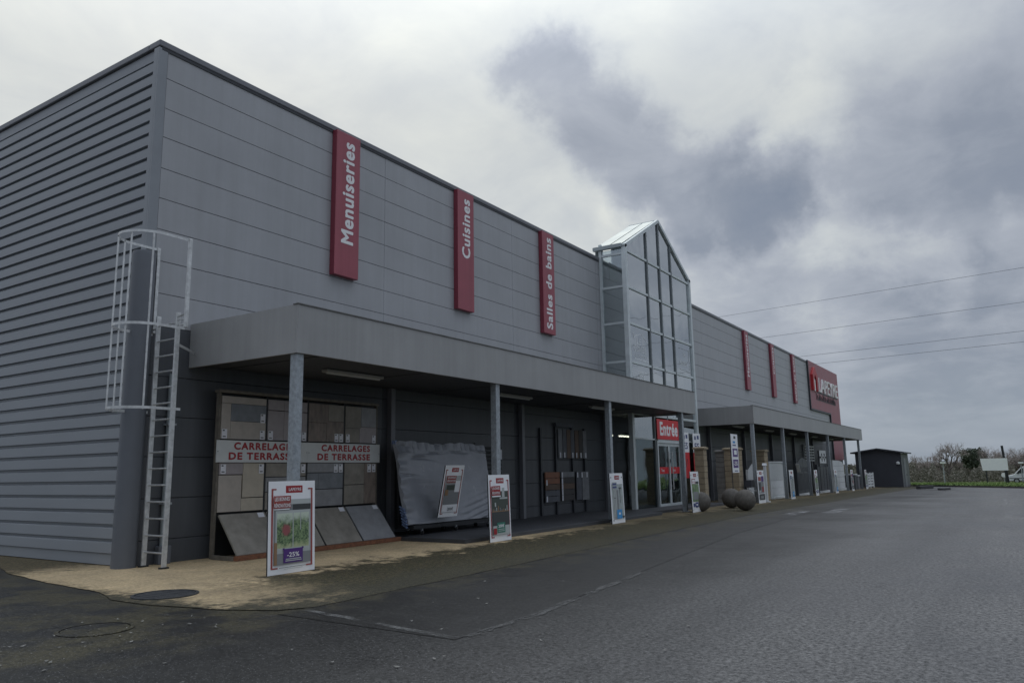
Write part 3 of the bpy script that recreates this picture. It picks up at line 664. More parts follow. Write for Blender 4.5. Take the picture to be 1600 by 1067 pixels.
# entrance doors
DX0, DX1, DZ = 22.33, 24.93, 2.72
fr(MB().box(22.215,YB-.09,-.04,DX0,YB+.09,2.8), 'door_frame', 'frame_white'); fr(MB().box(DX1,YB-.09,-.06,25.005,YB+.09,2.8), 'door_frame', 'frame_white'); fr(MB().box(DX0,YB-.088,DZ,DX1,YB+.088,2.86), 'door_frame', 'frame_white')
for s in (0, 1):
    a = DX0+.01 if s == 0 else (DX0+DX1)/2+.005; c = a+(DX1-DX0)/2-.02; w = .085
    m = MB().box(a,YB-.04,-.0,a+w,YB+.03,DZ-.01).box(c-w,YB-.04,-.0,c,YB+.03,DZ-.01).box(a+w,YB-.04,DZ-.13,c-w,YB+.03,DZ-.01).box(a+w,YB-.04,.0,c-w,YB+.03,.17)
    d = m.build('door', 'frame_white', bay); WLOC[d.name] = WLOC[bay.name]
    MB().box(a+w,YB-.008,.17,c-w,YB+.004,DZ-.13).build('pane', 'glass_door', d)
    MB().box(a+w,YB-.014,1.42,c-w,YB-.01,1.70).build('red_band', 'bright_red', d)
    put('lettering', text_mesh('Tirez', .34, .13, 0, 'letter_white', .01), d, (a+.35-23.6, -.017, 1.5-gz(23.6)))
    hx = c-.18 if s == 0 else a+.18
    MB().tube([(hx,YB-.1,.75),(hx,YB-.1,2.35)], .022).bar((hx,YB-.1,.9),(hx,YB-.03,.9),.02).bar((hx,YB-.1,2.2),(hx,YB-.03,2.2),.02).build('handle', 'aluminium', d)
    MB().box((c-.09 if s == 0 else a),YB-.07,1.9,(c if s == 0 else a+.09),YB-.041,2.05).build('lock', 'dark_metal', d)
es = thing('entrance_sign', (23.6,YB-.06,2.86), 'red sign reading Entrée in white, above the glass doors', 'sign')
MB().box(22.2,YB-.115,2.87,24.96,YB-.096,3.72).build('sign_panel', 'bright_red', es)
put('lettering', text_mesh('Entrée', 2.05, .60, 0, 'letter_white', .038, 1.08), es, (22.5-23.6, -.056, 3.02-2.86))
for x, lab in ((24.95,'white and red vertical banner hung close beside the entrance doors'),(26.35,'white and red vertical banner hung beside the stone pillar and tower edge')):
    w = .85 if x < 26 else 1.0
    bn = thing('window_banner', (x,YB-.2,1.4), lab, 'banner')
    MB().box(x,YB-.16,2.35,x+w,YB-.15,3.25).build('white_cloth', 'white_board', bn); MB().box(x,YB-.16,1.2,x+w,YB-.15,2.349).build('red_cloth', 'bright_red', bn)
    put('lettering', text_mesh('ES', w*.6, .3, 0, 'navy', .02), bn, (w*.2, .038, 2.5-1.4)); MB().box(x+w*.2,YB-.163,2.95,x+w*.4,YB-.161,3.12).build('print', 'navy', bn); MB().box(x+w*.55,YB-.163,2.98,x+w*.8,YB-.161,3.15).build('print', 'navy', bn)
    MB().tube([(x+w*.2,YB-.162,1.6),(x+w*.45,YB-.162,1.75),(x+w*.6,YB-.162,2.05)], .02, 5).build('print', 'print_dark', bn)

# ------------------------------------------------------------------ corner duct, downpipe, ladder
o = MB().lathe([(.215,0),(.215,5.86),(.20,5.93),(.0,5.95)], -.07, -.02, 40).build('corner_column', 'duct'); smooth_angle(o); tag(o, 'round grey steel column wrapped round the building corner, behind ladder', 'column')
dp = thing('downpipe', (.63,-.1,0), 'thin grey downpipe on the wall behind the ladder rungs', 'downpipe')
smooth_angle(MB().tube([(.63,-.1,.03),(.63,-.1,3.6)], .065, 14).build('pipe', 'frame_grey', dp)); MB().box(.5,-.19,0,.76,-.04,.34).build('boot', 'duct', dp, bevel=.02)
for z in (1.1,2.6): MB().box(.54,-.18,z,.72,-.036,z+.04).build('clip', 'galvanised', dp)
lad = thing('caged_ladder', (.17,-.57,0), 'aluminium access ladder with safety cage, fixed to the canopy end', 'ladder')
XL, YA, YC = .17, -.88, -.25
for y in (YA, YC): MB().box(XL-.045,y-.02,.03,XL+.045,y+.02,4.66).build('stile', 'aluminium', lad, bevel=.006); MB().box(XL-.08,y-.04,0,XL+.08,y+.04,.035).build('foot', 'rack_black', lad)
z = .27
while z < 4.5:
    MB().tube([(XL,YA-.03,z),(XL,YC+.03,z)], .017, 8).build('rung', 'aluminium', lad); z += .30
HR = (-1.1, -.07)
for y in HR: MB().box(XL-.015,y-.03,4.35,XL+.05,y+.03,6.06).build('handrail', 'aluminium', lad, bevel=.008)
for y, yy in ((HR[0],YA),(HR[1],YC)):
    for z in (4.52,4.0+.42): MB().bar((XL,y,z),(XL,yy,z),.025).build('rail_bracket', 'aluminium', lad)
def hoop(z, y0, y1, depth, x=XL):
    yc = (y0+y1)/2; r = (y1-y0)/2; pts = [(x,y0,z),(x-depth+r,y0,z)]
    for i in range(1,16): t = math.pi*i/16; pts.append((x-depth+r-r*math.sin(t)*1.0, yc-r*math.cos(t), z))
    pts += [(x-depth+r,y1,z),(x,y1,z)]
    m = MB()
    for p in range(len(pts)-1):
        pass
    n = len(pts); base = 0
    for i, p in enumerate(pts):
        a = Vector(pts[max(i-1,0)]); c = Vector(pts[min(i+1,n-1)]); d = (c-a).normalized(); nn = Vector((-d.y,d.x,0))*.004
        q = Vector(p)
        for s, h in ((-1,-.024),(1,-.024),(1,.024),(-1,.024)): m.v.append(tuple(q+nn*s+Vector((0,0,h))))
    for i in range(n-1):
        for j in range(4): m.f.append((i*4+j, i*4+(j+1)%4, i*4+4+(j+1)%4, i*4+4+j))
    m.f += [(3,2,1,0), tuple(n*4-4+j for j in range(4))]
    m.build('cage_hoop', 'aluminium', lad); return pts
hp = hoop(6.03, HR[0], HR[1], 1.02); hoop(4.33, HR[0], HR[1], 1.02); hoop(2.83, HR[0], HR[1], 1.02)
def bar_at(fx, fy, z0, z1): MB().box(fx-.005,fy-.023,z0,fx+.005,fy+.023,z1).build('cage_bar', 'aluminium', lad)
yc, r = -.57, .53; xb = XL-1.02+r
for t in (-68,-25,25,68):
    a = math.radians(t); px, py = xb-(r-.02)*math.cos(a), yc+(r-.02)*math.sin(a)
    bar_at(px, py, 2.80, 6.05)
for y in (YA+.0,): MB().bar((XL+.045,y,4.05),(.998,-.22,4.05),.012,.05).build('wall_bracket', 'aluminium', lad)
MB().tube([(XL,YA,4.58),(XL,HR[0],4.62)], .014, 6).build('tie_rod', 'aluminium', lad)

# ------------------------------------------------------------------ tile display rack
rk = thing('tile_rack', (3.85,-.6,.012), 'tall terrace tile display rack with sloping lower boards', 'display rack')
RX0, RX1, RY = 1.55, 6.15, -.36
for x in (RX0, 2.72, 3.87, 5.02, RX1): MB().box(x-.022,RY-.005,.012,x+.022,RY+.1,3.30).build('upright', 'rack_wood' if x in (RX0,RX1) else 'rack_black', rk)
MB().box(RX0,RY+.101,.05,RX1,RY+.12,3.28).build('back_board', 'rack_black', rk)
MB().box(RX0-.05,RY-.03,3.301,RX1+.05,RY+.12,3.36).build('top_rail', 'rack_wood', rk)
MB().box(RX0-.05,-1.16,.012,RX1+.3,-1.06,.10).build('bottom_rail', 'rust', rk)
for x in (RX0-.03, RX1+.2): MB().box(x-.03,-1.059,.012,x+.03,RY-.03,.09).build('side_rail', 'rack_wood', rk)
bays = [(RX0+.035,2.695),(2.745,3.845),(3.895,4.995),(5.045,RX1-.035)]
def tiles(rects, x0, x1, z0, z1, y=RY, slope=None):
    for (u0, v0, u1, v1, m) in rects:
        a, c = x0+(x1-x0)*u0+.003, x0+(x1-x0)*u1-.003; d, e = z0+(z1-z0)*v0+.003, z0+(z1-z0)*v1-.003
        MB().box(a,y-.012-random.uniform(0,.003),d,c,y+.02,e).build('tile', m, rk, bevel=.003)
Zu = (2.36,3.24); Zl = (.90,1.88)
up_ = [[(0,.83,1,1,'tile_beige'),(0,0,.2,.83,'tile_beige'),(.2,.42,1,.83,'tile_slate'),(.2,0,1,.42,'tile_beige')],
       [(0,.74,.4,1,'tile_mauve'),(.4,.74,1,1,'tile_mauve'),(0,0,.4,.73,'tile_mauve'),(.4,0,1,.73,'tile_mauve')],
       [(0,0,.5,.5,'tile_brown'),(.5,0,1,.55,'tile_brown'),(0,.5,.55,1,'tile_brown'),(.55,.55,1,1,'tile_taupe')],
       [(0,0,.45,.4,'tile_taupe'),(.45,0,1,.45,'tile_mauve'),(0,.4,.5,1,'tile_taupe'),(.5,.45,1,1,'tile_grey')]]
lo_ = [[(0,.76,.52,1,'tile_mauve'),(.52,.28,1,1,'tile_sand'),(0,0,.5,.75,'tile_beige'),(.5,0,1,.27,'tile_sand')],
       [(0,.7,1,1,'tile_taupe'),(0,.38,1,.69,'tile_grey'),(0,0,1,.37,'tile_taupe')],
       [(0,.78,1,1,'tile_grey'),(0,.4,.3,.77,'tile_slate'),(.3,.4,1,.77,'tile_slate'),(0,0,1,.39,'tile_grey')],
       [(0,.48,.62,1,'tile_taupe'),(0,0,.62,.47,'tile_taupe'),(.62,0,1,1,'tile_brown')]]
for (a, c), u, l in zip(bays, up_, lo_):
    tiles(u, a, c, *Zu); tiles(l, a, c, *Zl)
for i, (a, c) in enumerate(bays):                                       # sloping boards at the foot, each in two slabs
    y0, z0_, y1, z1_ = -1.05, .105, -.43, .86
    for u0, u1 in (((0,1),) if i != 0 else ((0,1),)):
        xa, xc = a+(c-a)*u0, a+(c-a)*u1
        m = MB().prism([(y0,z0_),(y1,z1_),(y1+.03,z1_-.025),(y0+.03,z0_-.02)],0,xa,xc); m.build('sloping_slab', ['tile_taupe','tile_taupe','tile_taupe','tile_grey'][i], rk)
    MB().prism([(y0,.1),(y1,z1_-.04),(y1,.1)],0,c+.02,c+.04).build('gusset', 'rack_black', rk)
    t = MB(); t.box(c-.18,y1-.02,z1_-.13,c-.03,y1-.015,z1_-.01)
    p0, p1 = Vector((0,y1-.012,z1_-.005)), Vector((0,y1-.10,z1_-.125))
    MB().quad((c-.2,p0.y,p0.z),(c-.04,p0.y,p0.z),(c-.04,p1.y,p1.z),(c-.2,p1.y,p1.z)).build('price_tag', 'tag_paper', rk)
def ptag(x, z, w=.12, h=.19):
    t = MB().box(x,RY-.024,z,x+w,RY-.018,z+h).build('price_tag', 'tag_paper', rk); MB().box(x+.015,RY-.027,z+h-.04,x+.06,RY-.0245,z+h-.015).box(x+.02,RY-.027,z+.03,x+w-.03,RY-.0245,z+.05).build('tag_print', 'print_dark', t); 
for i, (a, c) in enumerate(bays):
    ptag(a+.02 if i != 2 else c-.30, 2.37); ptag(c-.15, 2.37)
    if i in (0,): ptag(c-.15, 2.72)
    ptag(a+.03 if i == 0 else c-.30, 1.66); ptag(c-.14, 1.66)
for x0, x1, lab in ((RX0-.07,3.86,'white strip sign with red block letters nailed across rack, nearest the ladder'),(3.863,RX1+.06,'white strip sign with red block letters nailed across rack, beside the wrapped stand')):
    sg = thing('strip_sign', (x0,RY-.05,1.89), lab, 'sign')
    MB().box(x0,RY-.05,1.89,x1,RY-.03,2.335).build('board', 'off_white', sg)
    put('lettering', text_mesh('CARRELAGES', 1.60, .155, 0, 'deep_red', .045, 1.18), sg, ((x1-x0)*.17, -.001, .255))
    put('lettering', text_mesh('DE TERRASSE', 1.72, .155, 0, 'deep_red', .045, 1.18), sg, ((x1-x0)*.12, -.001, .05))
    for x in (x0+.03, x1-.03): MB().box(x-.008,RY-.054,2.1,x+.008,RY-.05,2.116).build('nail', 'rack_black', sg)

# ------------------------------------------------------------------ wrapped display stand on castors
ws = thing('wrapped_stand', (8.2,-1.1,.10), 'wide tilted display stand shrouded in crumpled grey plastic film', 'display stand')
def film_panel():
    m = MB(); nx, nz = 110, 90; x0, x1 = 6.36, 10.2
    rnd = random.Random(3); folds = [(rnd.uniform(0,1), rnd.uniform(0,1), rnd.uniform(-.7,.5), rnd.choice((-1,1))*rnd.uniform(.012,.03)) for _ in range(34)]
    for side in (0, 1):
        for j in range(nz+1):
            for i in range(nx+1):
                u, v = i/nx, j/nz
                x = x0+(x1-x0)*u+.02*math.sin(9*v+side); z = .36+2.04*v
                y = -1.22+.42*v
                d = .003*math.sin(31*v+5*math.sin(4*u))+.003*math.sin(23*u+9*v)
                lowr = max(0,u-.55)*max(0,.42-v)*6                            # diagonal drag folds towards the lower right
                d += .03*lowr*math.sin(80*(v-.38*u))
                d += .035*max(0,v-.86)/.14*math.sin(17*u+3*math.sin(40*u))     # gathered top edge
                d += .03*max(0,.12-u)/.12*math.sin(38*v)
                for fu, fv, fs, fa in folds:
                    e = (v-fv-fs*(u-fu)*.3); d += fa*math.exp(-(e/.011)**2)*math.exp(-((u-fu)/.10)**2)*(1.1 if fv > .8 or fu < .1 else .28)
                if side: m.v.append((x,y+.09,z-.02)); continue
                if v > .97: z += .03*math.sin(11*u)+.015*math.sin(47*u)
                m.v.append((x,y-d,z))
    n = nx+1; B = n*(nz+1)
    for s in (0, B):
        for j in range(nz):
            for i in range(nx): m.f.append((s+j*n+i, s+j*n+i+1, s+(j+1)*n+i+1, s+(j+1)*n+i))
    for j in range(nz):
        m.f.append((j*n, (j+1)*n, B+(j+1)*n, B+j*n)); m.f.append((j*n+nx, B+j*n+nx, B+(j+1)*n+nx, (j+1)*n+nx))
    for i in range(nx):
        m.f.append((i, B+i, B+i+1, i+1)); m.f.append((nz*n+i, nz*n+i+1, B+nz*n+i+1, B+nz*n+i))
    return m
o = film_panel().build('film_cover', 'film', ws, smooth=True); smooth_angle(o, 50)
o = MB()
for i in range(7):
    z = .30+i*.07; o.bar((6.34+random.uniform(-.02,.02),-1.24+.016*i,z),(6.37+random.uniform(-.02,.02),-1.06+.016*i,z+.09),.05,.03)
o.build('loose_film', 'film_reflection', ws); MB().box(6.34,-.80,2.34,6.42,-.70,2.43).build('film_corner', 'film_reflection', ws)  # film scraps carrying the painted blue reflection
MB().box(6.5,-1.3,.26,10.1,-.7,.34).build('base_frame', 'rack_black', ws)
for x in (6.6,9.9): MB().bar((x,-.75,.34),(x,-.66,2.2),.06).build('back_strut', 'rack_black', ws)
for x in (6.9,8.3,9.8):
    for y in (-1.22,-.78):
        c = MB().tube([(x-.02,y,.155),(x+.02,y,.155)], .055, 12).build('castor', 'tyre', ws); MB().box(x-.03,y-.02,.18,x+.03,y+.02,.26).build('castor_fork', 'galvanised', ws)
MB().box(6.5,-1.30,2.02-.3,6.63,-1.285,2.02).build('label_sheet', 'tag_paper', ws) if False else None

# ------------------------------------------------------------------ poster boards
def poster(x, y, zb, w, h, kind, label, lean=.03, yaw=0, group=None):
    r = thing('poster_board', (x,y,zb), label, 'poster', group, rot=(-lean,0,yaw)); WLOC[r.name] = (0,0,0)
    t = .03
    MB().box(-w/2,0,0,w/2,t,h).build('board', 'white_board', r, bevel=.002); MB().box(-w/2-.003,.002,-.0,-w/2-.0005,t-.002,h).build('edge_strip', 'rack_black', r)
    L = [0]
    def P(u0, v0, u1, v1, m, n='print'):
        L[0] += 1; y0 = -.0012*L[0]
        return MB().box(-w/2+w*u0,y0,h*v0,-w/2+w*u1,y0+.0011,h*v1).build(n, m, r)
    def T(txt, u, v, du, dv, m, bold=.01):
        L[0] += 1; return put('lettering', text_mesh(txt, w*du, h*dv, 0, m, bold), r, (-w/2+w*u, -.0012*L[0], h*v))
    red = 'dull_red'
    P(.36,.87,.72,.95,'deep_red'); T('LAPEYRE',.42,.892,.27,.034,'letter_white')
    if kind in ('patio','kitchen','lean'):
        c = red if kind == 'patio' else 'deep_red'
        if kind == 'lean': c = 'dull_red'
        for s in (0, 1):
            a = .06 if s == 0 else .905
            P(a,.07,a+.035,.92,c); 
            P(.06 if s == 0 else .84,.905,.16 if s == 0 else .94,.92,c); P(.06 if s == 0 else .80,.06,.20 if s == 0 else .94,.075,c)
        P(.11,.10,.89,.80,'print_grey' if kind == 'patio' else ('print_olive' if kind == 'kitchen' else 'print_pale'))
    if kind == 'patio':
        P(.11,.745,.89,.80,'print_pale'); P(.5,.68,.89,.745,'print_dark')
        P(.14,.22,.88,.68,'print_pale'); P(.17,.245,.85,.65,'garden_scene')
        P(.17,.245,.85,.275,'print_pale')
        P(.497,.245,.515,.65,'print_pale'); P(.66,.46,.675,.65,'print_pale')
        P(.11,.10,.89,.22,'print_grey'); P(.11,.10,.17,.34,'print_wood')
        P(.09,.705,.45,.84,red); P(.09,.69,.42,.70,'white_board')
        T('LES BONNES',.11,.785,.31,.042,'letter_white',.018); T('RÉNOVATIONS',.10,.715,.34,.052,'letter_white',.018)
        P(.30,.115,.71,.265,'purple'); P(.285,.255,.32,.275,'purple'); P(.69,.255,.725,.275,'purple')
        T('-25%',.37,.175,.26,.05,'letter_white',.018); P(.345,.15,.67,.16,'print_pale'); P(.335,.132,.68,.142,'print_pale')
        P(.2,.066,.78,.073,'print_grey'); P(.3,.05,.7,.055,'print_pale')
    elif kind == 'kitchen':
        P(.11,.75,.89,.80,'white_board'); P(.60,.66,.72,.80,'print_pale'); P(.48,.63,.85,.655,'print_pale')
        P(.11,.44,.89,.455,'print_wood')
        for k in range(9): u = .14+k*.08; P(u,.455,u+.035,.455+random.uniform(.02,.08),random.choice(['print_pale','print_wood','print_grey']))
        P(.22,.52,.28,.58,'print_pale'); P(.11,.24,.89,.44,'print_dark'); P(.11,.10,.89,.235,'print_pale')
        P(.09,.69,.50,.83,'deep_red'); T('LES BONNES',.12,.775,.34,.04,'letter_white',.018); T('RÉNOVATIONS',.11,.705,.36,.05,'letter_white',.018); P(.10,.665,.5,.685,'white_board')
        P(.29,.13,.66,.28,'print_green'); T('200€',.34,.205,.27,.05,'letter_white',.018); P(.33,.175,.62,.185,'print_pale'); P(.33,.15,.62,.16,'print_pale')
        P(.12,.11,.26,.2,'deep_red')
    elif kind == 'lean':
        P(.11,.45,.89,.64,'print_grey'); P(.2,.52,.62,.62,'print_olive'); P(.11,.24,.89,.45,'print_grey'); P(.62,.48,.88,.7,'white_board'); P(.11,.10,.89,.24,'white_board')
        P(.14,.66,.62,.80,'dull_red'); T('LES BONNES',.18,.745,.4,.04,'letter_white',.018); T('RÉNOVATIONS',.17,.68,.43,.05,'letter_white',.018)
        P(.14,.42,.3,.53,'print_wood'); T('200€',.38,.13,.3,.06,'print_grey',.01)
    elif kind == 'shower':
        for u, v in ((.08,.915),(.9,.915),(.12,.065),(.88,.09)): P(u-.025,v-.012,u+.025,v+.012,'print_dark')
        P(.1,.11,.92,.78,'shower_print'); P(.14,.12,.5,.67,'print_pale'); P(.2,.12,.22,.66,'print_dark'); P(.3,.12,.33,.66,'print_grey'); P(.42,.12,.56,.66,'print_grey')
        P(.66,.4,.69,.7,'print_dark'); P(.6,.69,.8,.71,'print_dark'); P(.2,.5,.36,.51,'print_dark'); P(.12,.68,.46,.82,'print_pale'); P(.14,.76,.44,.80,'navy'); P(.14,.70,.44,.74,'navy')
        P(.36,.09,.74,.27,'print_blue'); P(.5,.17,.62,.21,'white_board'); P(.1,.09,.34,.10,'print_dark'); P(.76,.1,.92,.14,'print_dark')
    elif kind == 'gate':
        for u, v in ((.1,.915),(.9,.915),(.1,.065),(.9,.065)): P(u-.025,v-.012,u+.025,v+.012,'print_dark')
        P(.1,.26,.9,.69,'garden_print'); P(.18,.3,.8,.5,'print_grey'); P(.1,.7,.52,.82,red); P(.14,.755,.48,.80,'white_board'); P(.14,.71,.48,.74,'white_board'); P(.56,.7,.9,.755,'print_dark')
        P(.12,.14,.3,.22,'navy'); P(.36,.12,.66,.24,'navy'); P(.72,.14,.88,.22,'navy'); P(.42,.16,.6,.2,'white_board')
    elif kind == 'window':
        for u, v in ((.1,.915),(.9,.915)): P(u-.025,v-.012,u+.025,v+.012,'print_dark')
        P(.1,.3,.9,.66,'print_grey'); P(.16,.4,.44,.62,'print_dark'); P(.55,.34,.85,.5,'bush_red'); P(.16,.33,.4,.38,'print_pale'); P(.12,.68,.5,.80,'dull_red'); P(.56,.66,.9,.82,'purple'); P(.1,.1,.9,.28,'print_dark'); P(.3,.14,.7,.22,'print_grey')
    return r
PY = -3.5
poster(.80,PY,.012,1.0,1.50,'patio','white framed poster of garden patio doors with purple discount tag',.035)
poster(7.05,PY,.012,.92,1.53,'kitchen','white framed poster of dark kitchen with green price tag',.03,.02)
poster(13.5,PY,.012,.98,1.50,'shower','white framed poster of shower with blue tag, beside decking samples',.03,.03)
poster(20.15,-3.6,.0,.98,1.50,'gate','white poster with garden photo, in front of the entrance doors',.03,.03)
poster(29.55,PY,gz(29.5),1.0,1.55,'window','white poster with dark photo and purple square, beside picket gate',.02,-.05)
PL = [(35.75,'shower','white poster with blue tag, in front of the white ribbed shutter'),(42.0,'gate','white garden poster at the post beside the arched gate'),(48.3,'shower','white poster at the post beside the plain dark double gate'),(54.6,'window','white poster at the post beside the white garage door'),(61.1,'gate','white garden poster at the canopy post nearest the dark hut')]
for x, kd, lab in PL: poster(x,PY,gz(x)-.02,.95,1.58,kd,lab,.02,random.uniform(-.03,.03))
poster(7.62,-1.47,.50,.80,1.32,'lean','faded poster leaning against the plastic wrapped stand',-.20,.0)

# ------------------------------------------------------------------ decking samples on the wall
dk = thing('decking_display', (16.4,-.1,.1), 'wall display of decking samples in brown, grey and black', 'display')
for x in (14.66,15.72,16.95,17.92): MB().box(x-.05,-.11,.10,x+.05,-.045,3.18 if x > 15 else 3.1).build('upright', 'anthracite', dk)
MB().box(15.65,-.16,3.18,17.0,-.045,3.32).build('header', 'deck_slate', dk)
for i, m in enumerate(['deck_terracotta','deck_terracotta','deck_brown','deck_slate','deck_slate']): MB().box(14.82,-.15,1.38-.21*i,15.82,-.111,1.575-.21*i).build('sample_plank', m, dk, bevel=.004)
for i, m in enumerate(['deck_grey','deck_dark','deck_brown','deck_dark','deck_dark']): MB().box(15.92,-.15,1.38-.205*i,16.92,-.111,1.575-.205*i).build('sample_plank', m, dk, bevel=.004)
MB().box(17.08,-.15,.55,17.5,-.111,1.575).build('sample_plank', 'deck_slate', dk, bevel=.004); MB().box(17.52,-.16,.53,18.05,-.111,1.575).build('sample_plank', 'deck_grey', dk, bevel=.004)
for x, m in ((15.8,'deck_grey'),(16.12,'deck_slate'),(16.42,'deck_brown'),(16.72,'deck_slate'),(17.05,'deck_brown'),(17.36,'deck_dark'),(17.68,'deck_grey')): MB().box(x,-.15,2.06,x+.285,-.111,3.1).build('sample_plank', m, dk, bevel=.004)
for x, z in ((15.85,2.08),(16.16,2.08),(16.78,2.08),(17.08,2.08),(17.42,2.08),(17.8,2.08),(14.84,1.12),(14.84,.56),(15.94,1.37),(15.94,1.16),(15.94,.96),(15.94,.76),(15.94,.56),(17.1,1.36),(17.45,1.36),(17.85,1.36)): MB().box(x,-.168,z,x+.09,-.162,z+.19).build('price_tag', 'tag_paper', dk)
lv = thing('louvre_grille', (11.2,-.1,1.5), 'black slatted wall rack behind the post beside the wrapped stand', 'rack')
for i in range(7): MB().box(10.7,-.16,1.55+.13*i,12.1,-.06,1.60+.13*i).build('slat', 'rack_black', lv)
for x in (10.75,12.02): MB().box(x,-.06,.1,x+.06,-.045,2.5).build('rail', 'rack_black', lv)
MB().box(11.95,-.175,2.0,12.1,-.165,2.3).build('price_tag', 'tag_paper', lv)

# ------------------------------------------------------------------ stone pillars, balls, gates under the far canopy
def pillar(x, y, w, h, label, m='stone_block', d=None):
    d = d or w; g = gz(x); r = thing('stone_pillar', (x,y,g), label, 'pillar'); WLOC[r.name] = (0,0,0)
    MB().box(-w/2+.02,-d/2+.02,0,w/2-.02,d/2-.02,h).build('core', 'mortar', r)
    n = round(h/.255); hh = h/n
    me = MB().box(-w/2,-d/2,.006,w/2,d/2,hh-.006).mesh('stone_block', m)
    for i in range(n):
        o = put('stone_block', me, r, (random.uniform(-.006,.006), random.uniform(-.006,.006), hh*i)); b_ = o.modifiers.new('b','BEVEL'); b_.width = .012; b_.segments = 2
    MB().prism([(-w/2-.06,h),(w/2+.06,h),(w/2+.06,h+.06),(0,h+.11),(-w/2-.06,h+.06)],1,-d/2-.06,d/2+.06).build('cap', m, r)
    return r
pillar(24.45,-2.35,.42,2.48,'pale stone block pillar standing beside the glass tower edge')
pillar(28.98,-2.38,.68,2.55,'tan stone block pillar behind the purple banner and stone balls')
pillar(28.98,-1.82,.60,2.45,'grey stone pillar stub joined behind the tan pillar','stone_grey',.42)
pillar(33.7,-2.38,.68,2.55,'tan stone block pillar between picket gate and white shutter')
def ball(x, y, r, label):
    m = MB(); n = 40; prof = [(max(.0008,r*math.sin(math.pi*i/n)), r-r*math.cos(math.pi*i/n)) for i in range(n+1)]
    o = MB().lathe(prof, 0, 0, 48).build('stone_ball', 'ball_stone', None, smooth=True); o.location = (x,y,gz(x)+.008); return tag(o, label, 'stone ball')
ball(20.75,-3.55,.37,'dark stone ball beside the poster in front of the entrance')
ball(21.95,-4.9,.40,'dark stone ball standing out at the asphalt edge')
ball(23.95,-3.75,.40,'dark stone ball half hidden behind another ball, before the tan pillar')
bn = thing('banner_flag', (27.3,-3.0,gz(27.3)), 'white banner with purple blocks on a pole before tan pillar', 'banner')
g = gz(27.3); MB().box(26.75,-3.02,1.40,27.75,-3.01,3.16).build('cloth', 'white_board', bn); MB().tube([(26.72,-2.99,g),(26.72,-2.99,3.2)], .02, 8).build('pole', 'dark_metal', bn); MB().box(26.5,-3.3,g,27.0,-2.7,g+.04).build('base', 'dark_metal', bn)
for z0, z1, u0, u1, m in ((1.62,2.0,.15,.9,'purple'),(2.12,2.5,.15,.9,'purple'),(2.62,2.68,.2,.7,'navy'),(2.74,2.84,.25,.6,'print_blue'),(2.95,3.07,.4,.7,'print_dark'),(1.46,1.5,.3,.8,'navy')): MB().box(26.75+u0,-3.023,z0,26.75+u1,-3.0205,z1).build('print', m, bn)
put('lettering', text_mesh('-25%', .55, .2, 0, 'letter_white', .03), bn, (26.98-27.3, -.025, 1.72-g)); MB().box(27.1,-3.026,2.22,27.5,-3.0235,2.42).build('print', 'white_board', bn)
def gate_frame(name, x0, x1, y, label, m, cat='gate'):
    r = thing(name, ((x0+x1)/2,y,gz(x0)), label, cat); return r, gz((x0+x1)/2)
r, g = gate_frame('picket_gate', 30.45, 31.75, -2.6, 'white picket gate with rising curved top beside tan pillar', 'white_paint')
n = 8
for i in range(n):
    x = 30.5+i*1.2/(n-1); t = i/(n-1); MB().box(x-.045,-2.63,g+.30,x+.045,-2.60,g+1.55+.38*math.sin(t*math.pi/2)).build('picket', 'white_paint', r)
for z in (.45,1.3): MB().box(30.45,-2.6,g+z,31.75,-2.56,g+z+.09).build('rail', 'white_paint', r)
for x in (30.42,31.8): MB().box(x-.05,-2.66,g,x+.05,-2.55,g+(1.6 if x < 31 else 2.0)).build('post', 'white_paint', r)
r, g = gate_frame('letterbox', 28.9, 29.4, -3.1, 'dark letterbox on a white shelf beside the picket gate', 'anthracite', 'letterbox')
MB().box(28.9,-3.2,g+.75,29.5,-2.9,g+1.1).build('box', 'anthracite', r, bevel=.02); MB().box(28.85,-3.25,g+.55,29.6,-2.85,g+.62).build('shelf', 'white_paint', r); MB().box(29.15,-3.1,g,29.3,-3.0,g+.55).build('stand', 'white_paint', r)
o = thing('gate_post', (30.55,-3.45,gz(30.5)), 'slim white gate post with pointed cap beside the purple square poster', 'post'); g = gz(30.5)
MB().box(30.5,-3.5,g,30.62,-3.38,g+1.78).build('shaft', 'white_paint', o); MB().prism([(30.46,g+1.78),(30.66,g+1.78),(30.56,g+1.9)],1,-3.54,-3.34).build('cap', 'white_paint', o); MB().box(30.42,-3.58,g,30.7,-3.3,g+.06).build('base', 'white_paint', o)
r, g = gate_frame('ribbed_shutter', 35.0, 38.0, -2.5, 'white shutter panel, ribbed above and plain below', 'white_paint', 'shutter')
MB().box(35.05,-2.46,g+.1,37.95,-2.42,g+1.98).build('backing', 'off_white', r)
for i in range(18): MB().box(35.08+i*.16,-2.5,g+1.0,35.08+i*.16+.12,-2.461,g+1.9).build('rib', 'off_white', r)
for z0, z1 in ((.2,.58),(.6,.98)): MB().box(35.06,-2.49,g+z0,37.94,-2.461,g+z1).build('panel', 'white_paint', r)
MB().box(35.0,-2.52,g,35.05,-2.4,g+2.02).box(37.95,-2.52,g,38.0,-2.4,g+2.02).box(35.05,-2.52,g+1.99,37.95,-2.4,g+2.05).build('frame', 'white_paint', r); MB().box(35.1,-2.6,g,38.0,-2.3,g+.1).build('foot', 'off_white', r)
r, g = gate_frame('arched_gate', 41.3, 45.0, -2.5, 'dark grey double gate with arched top on white sill', 'anthracite')
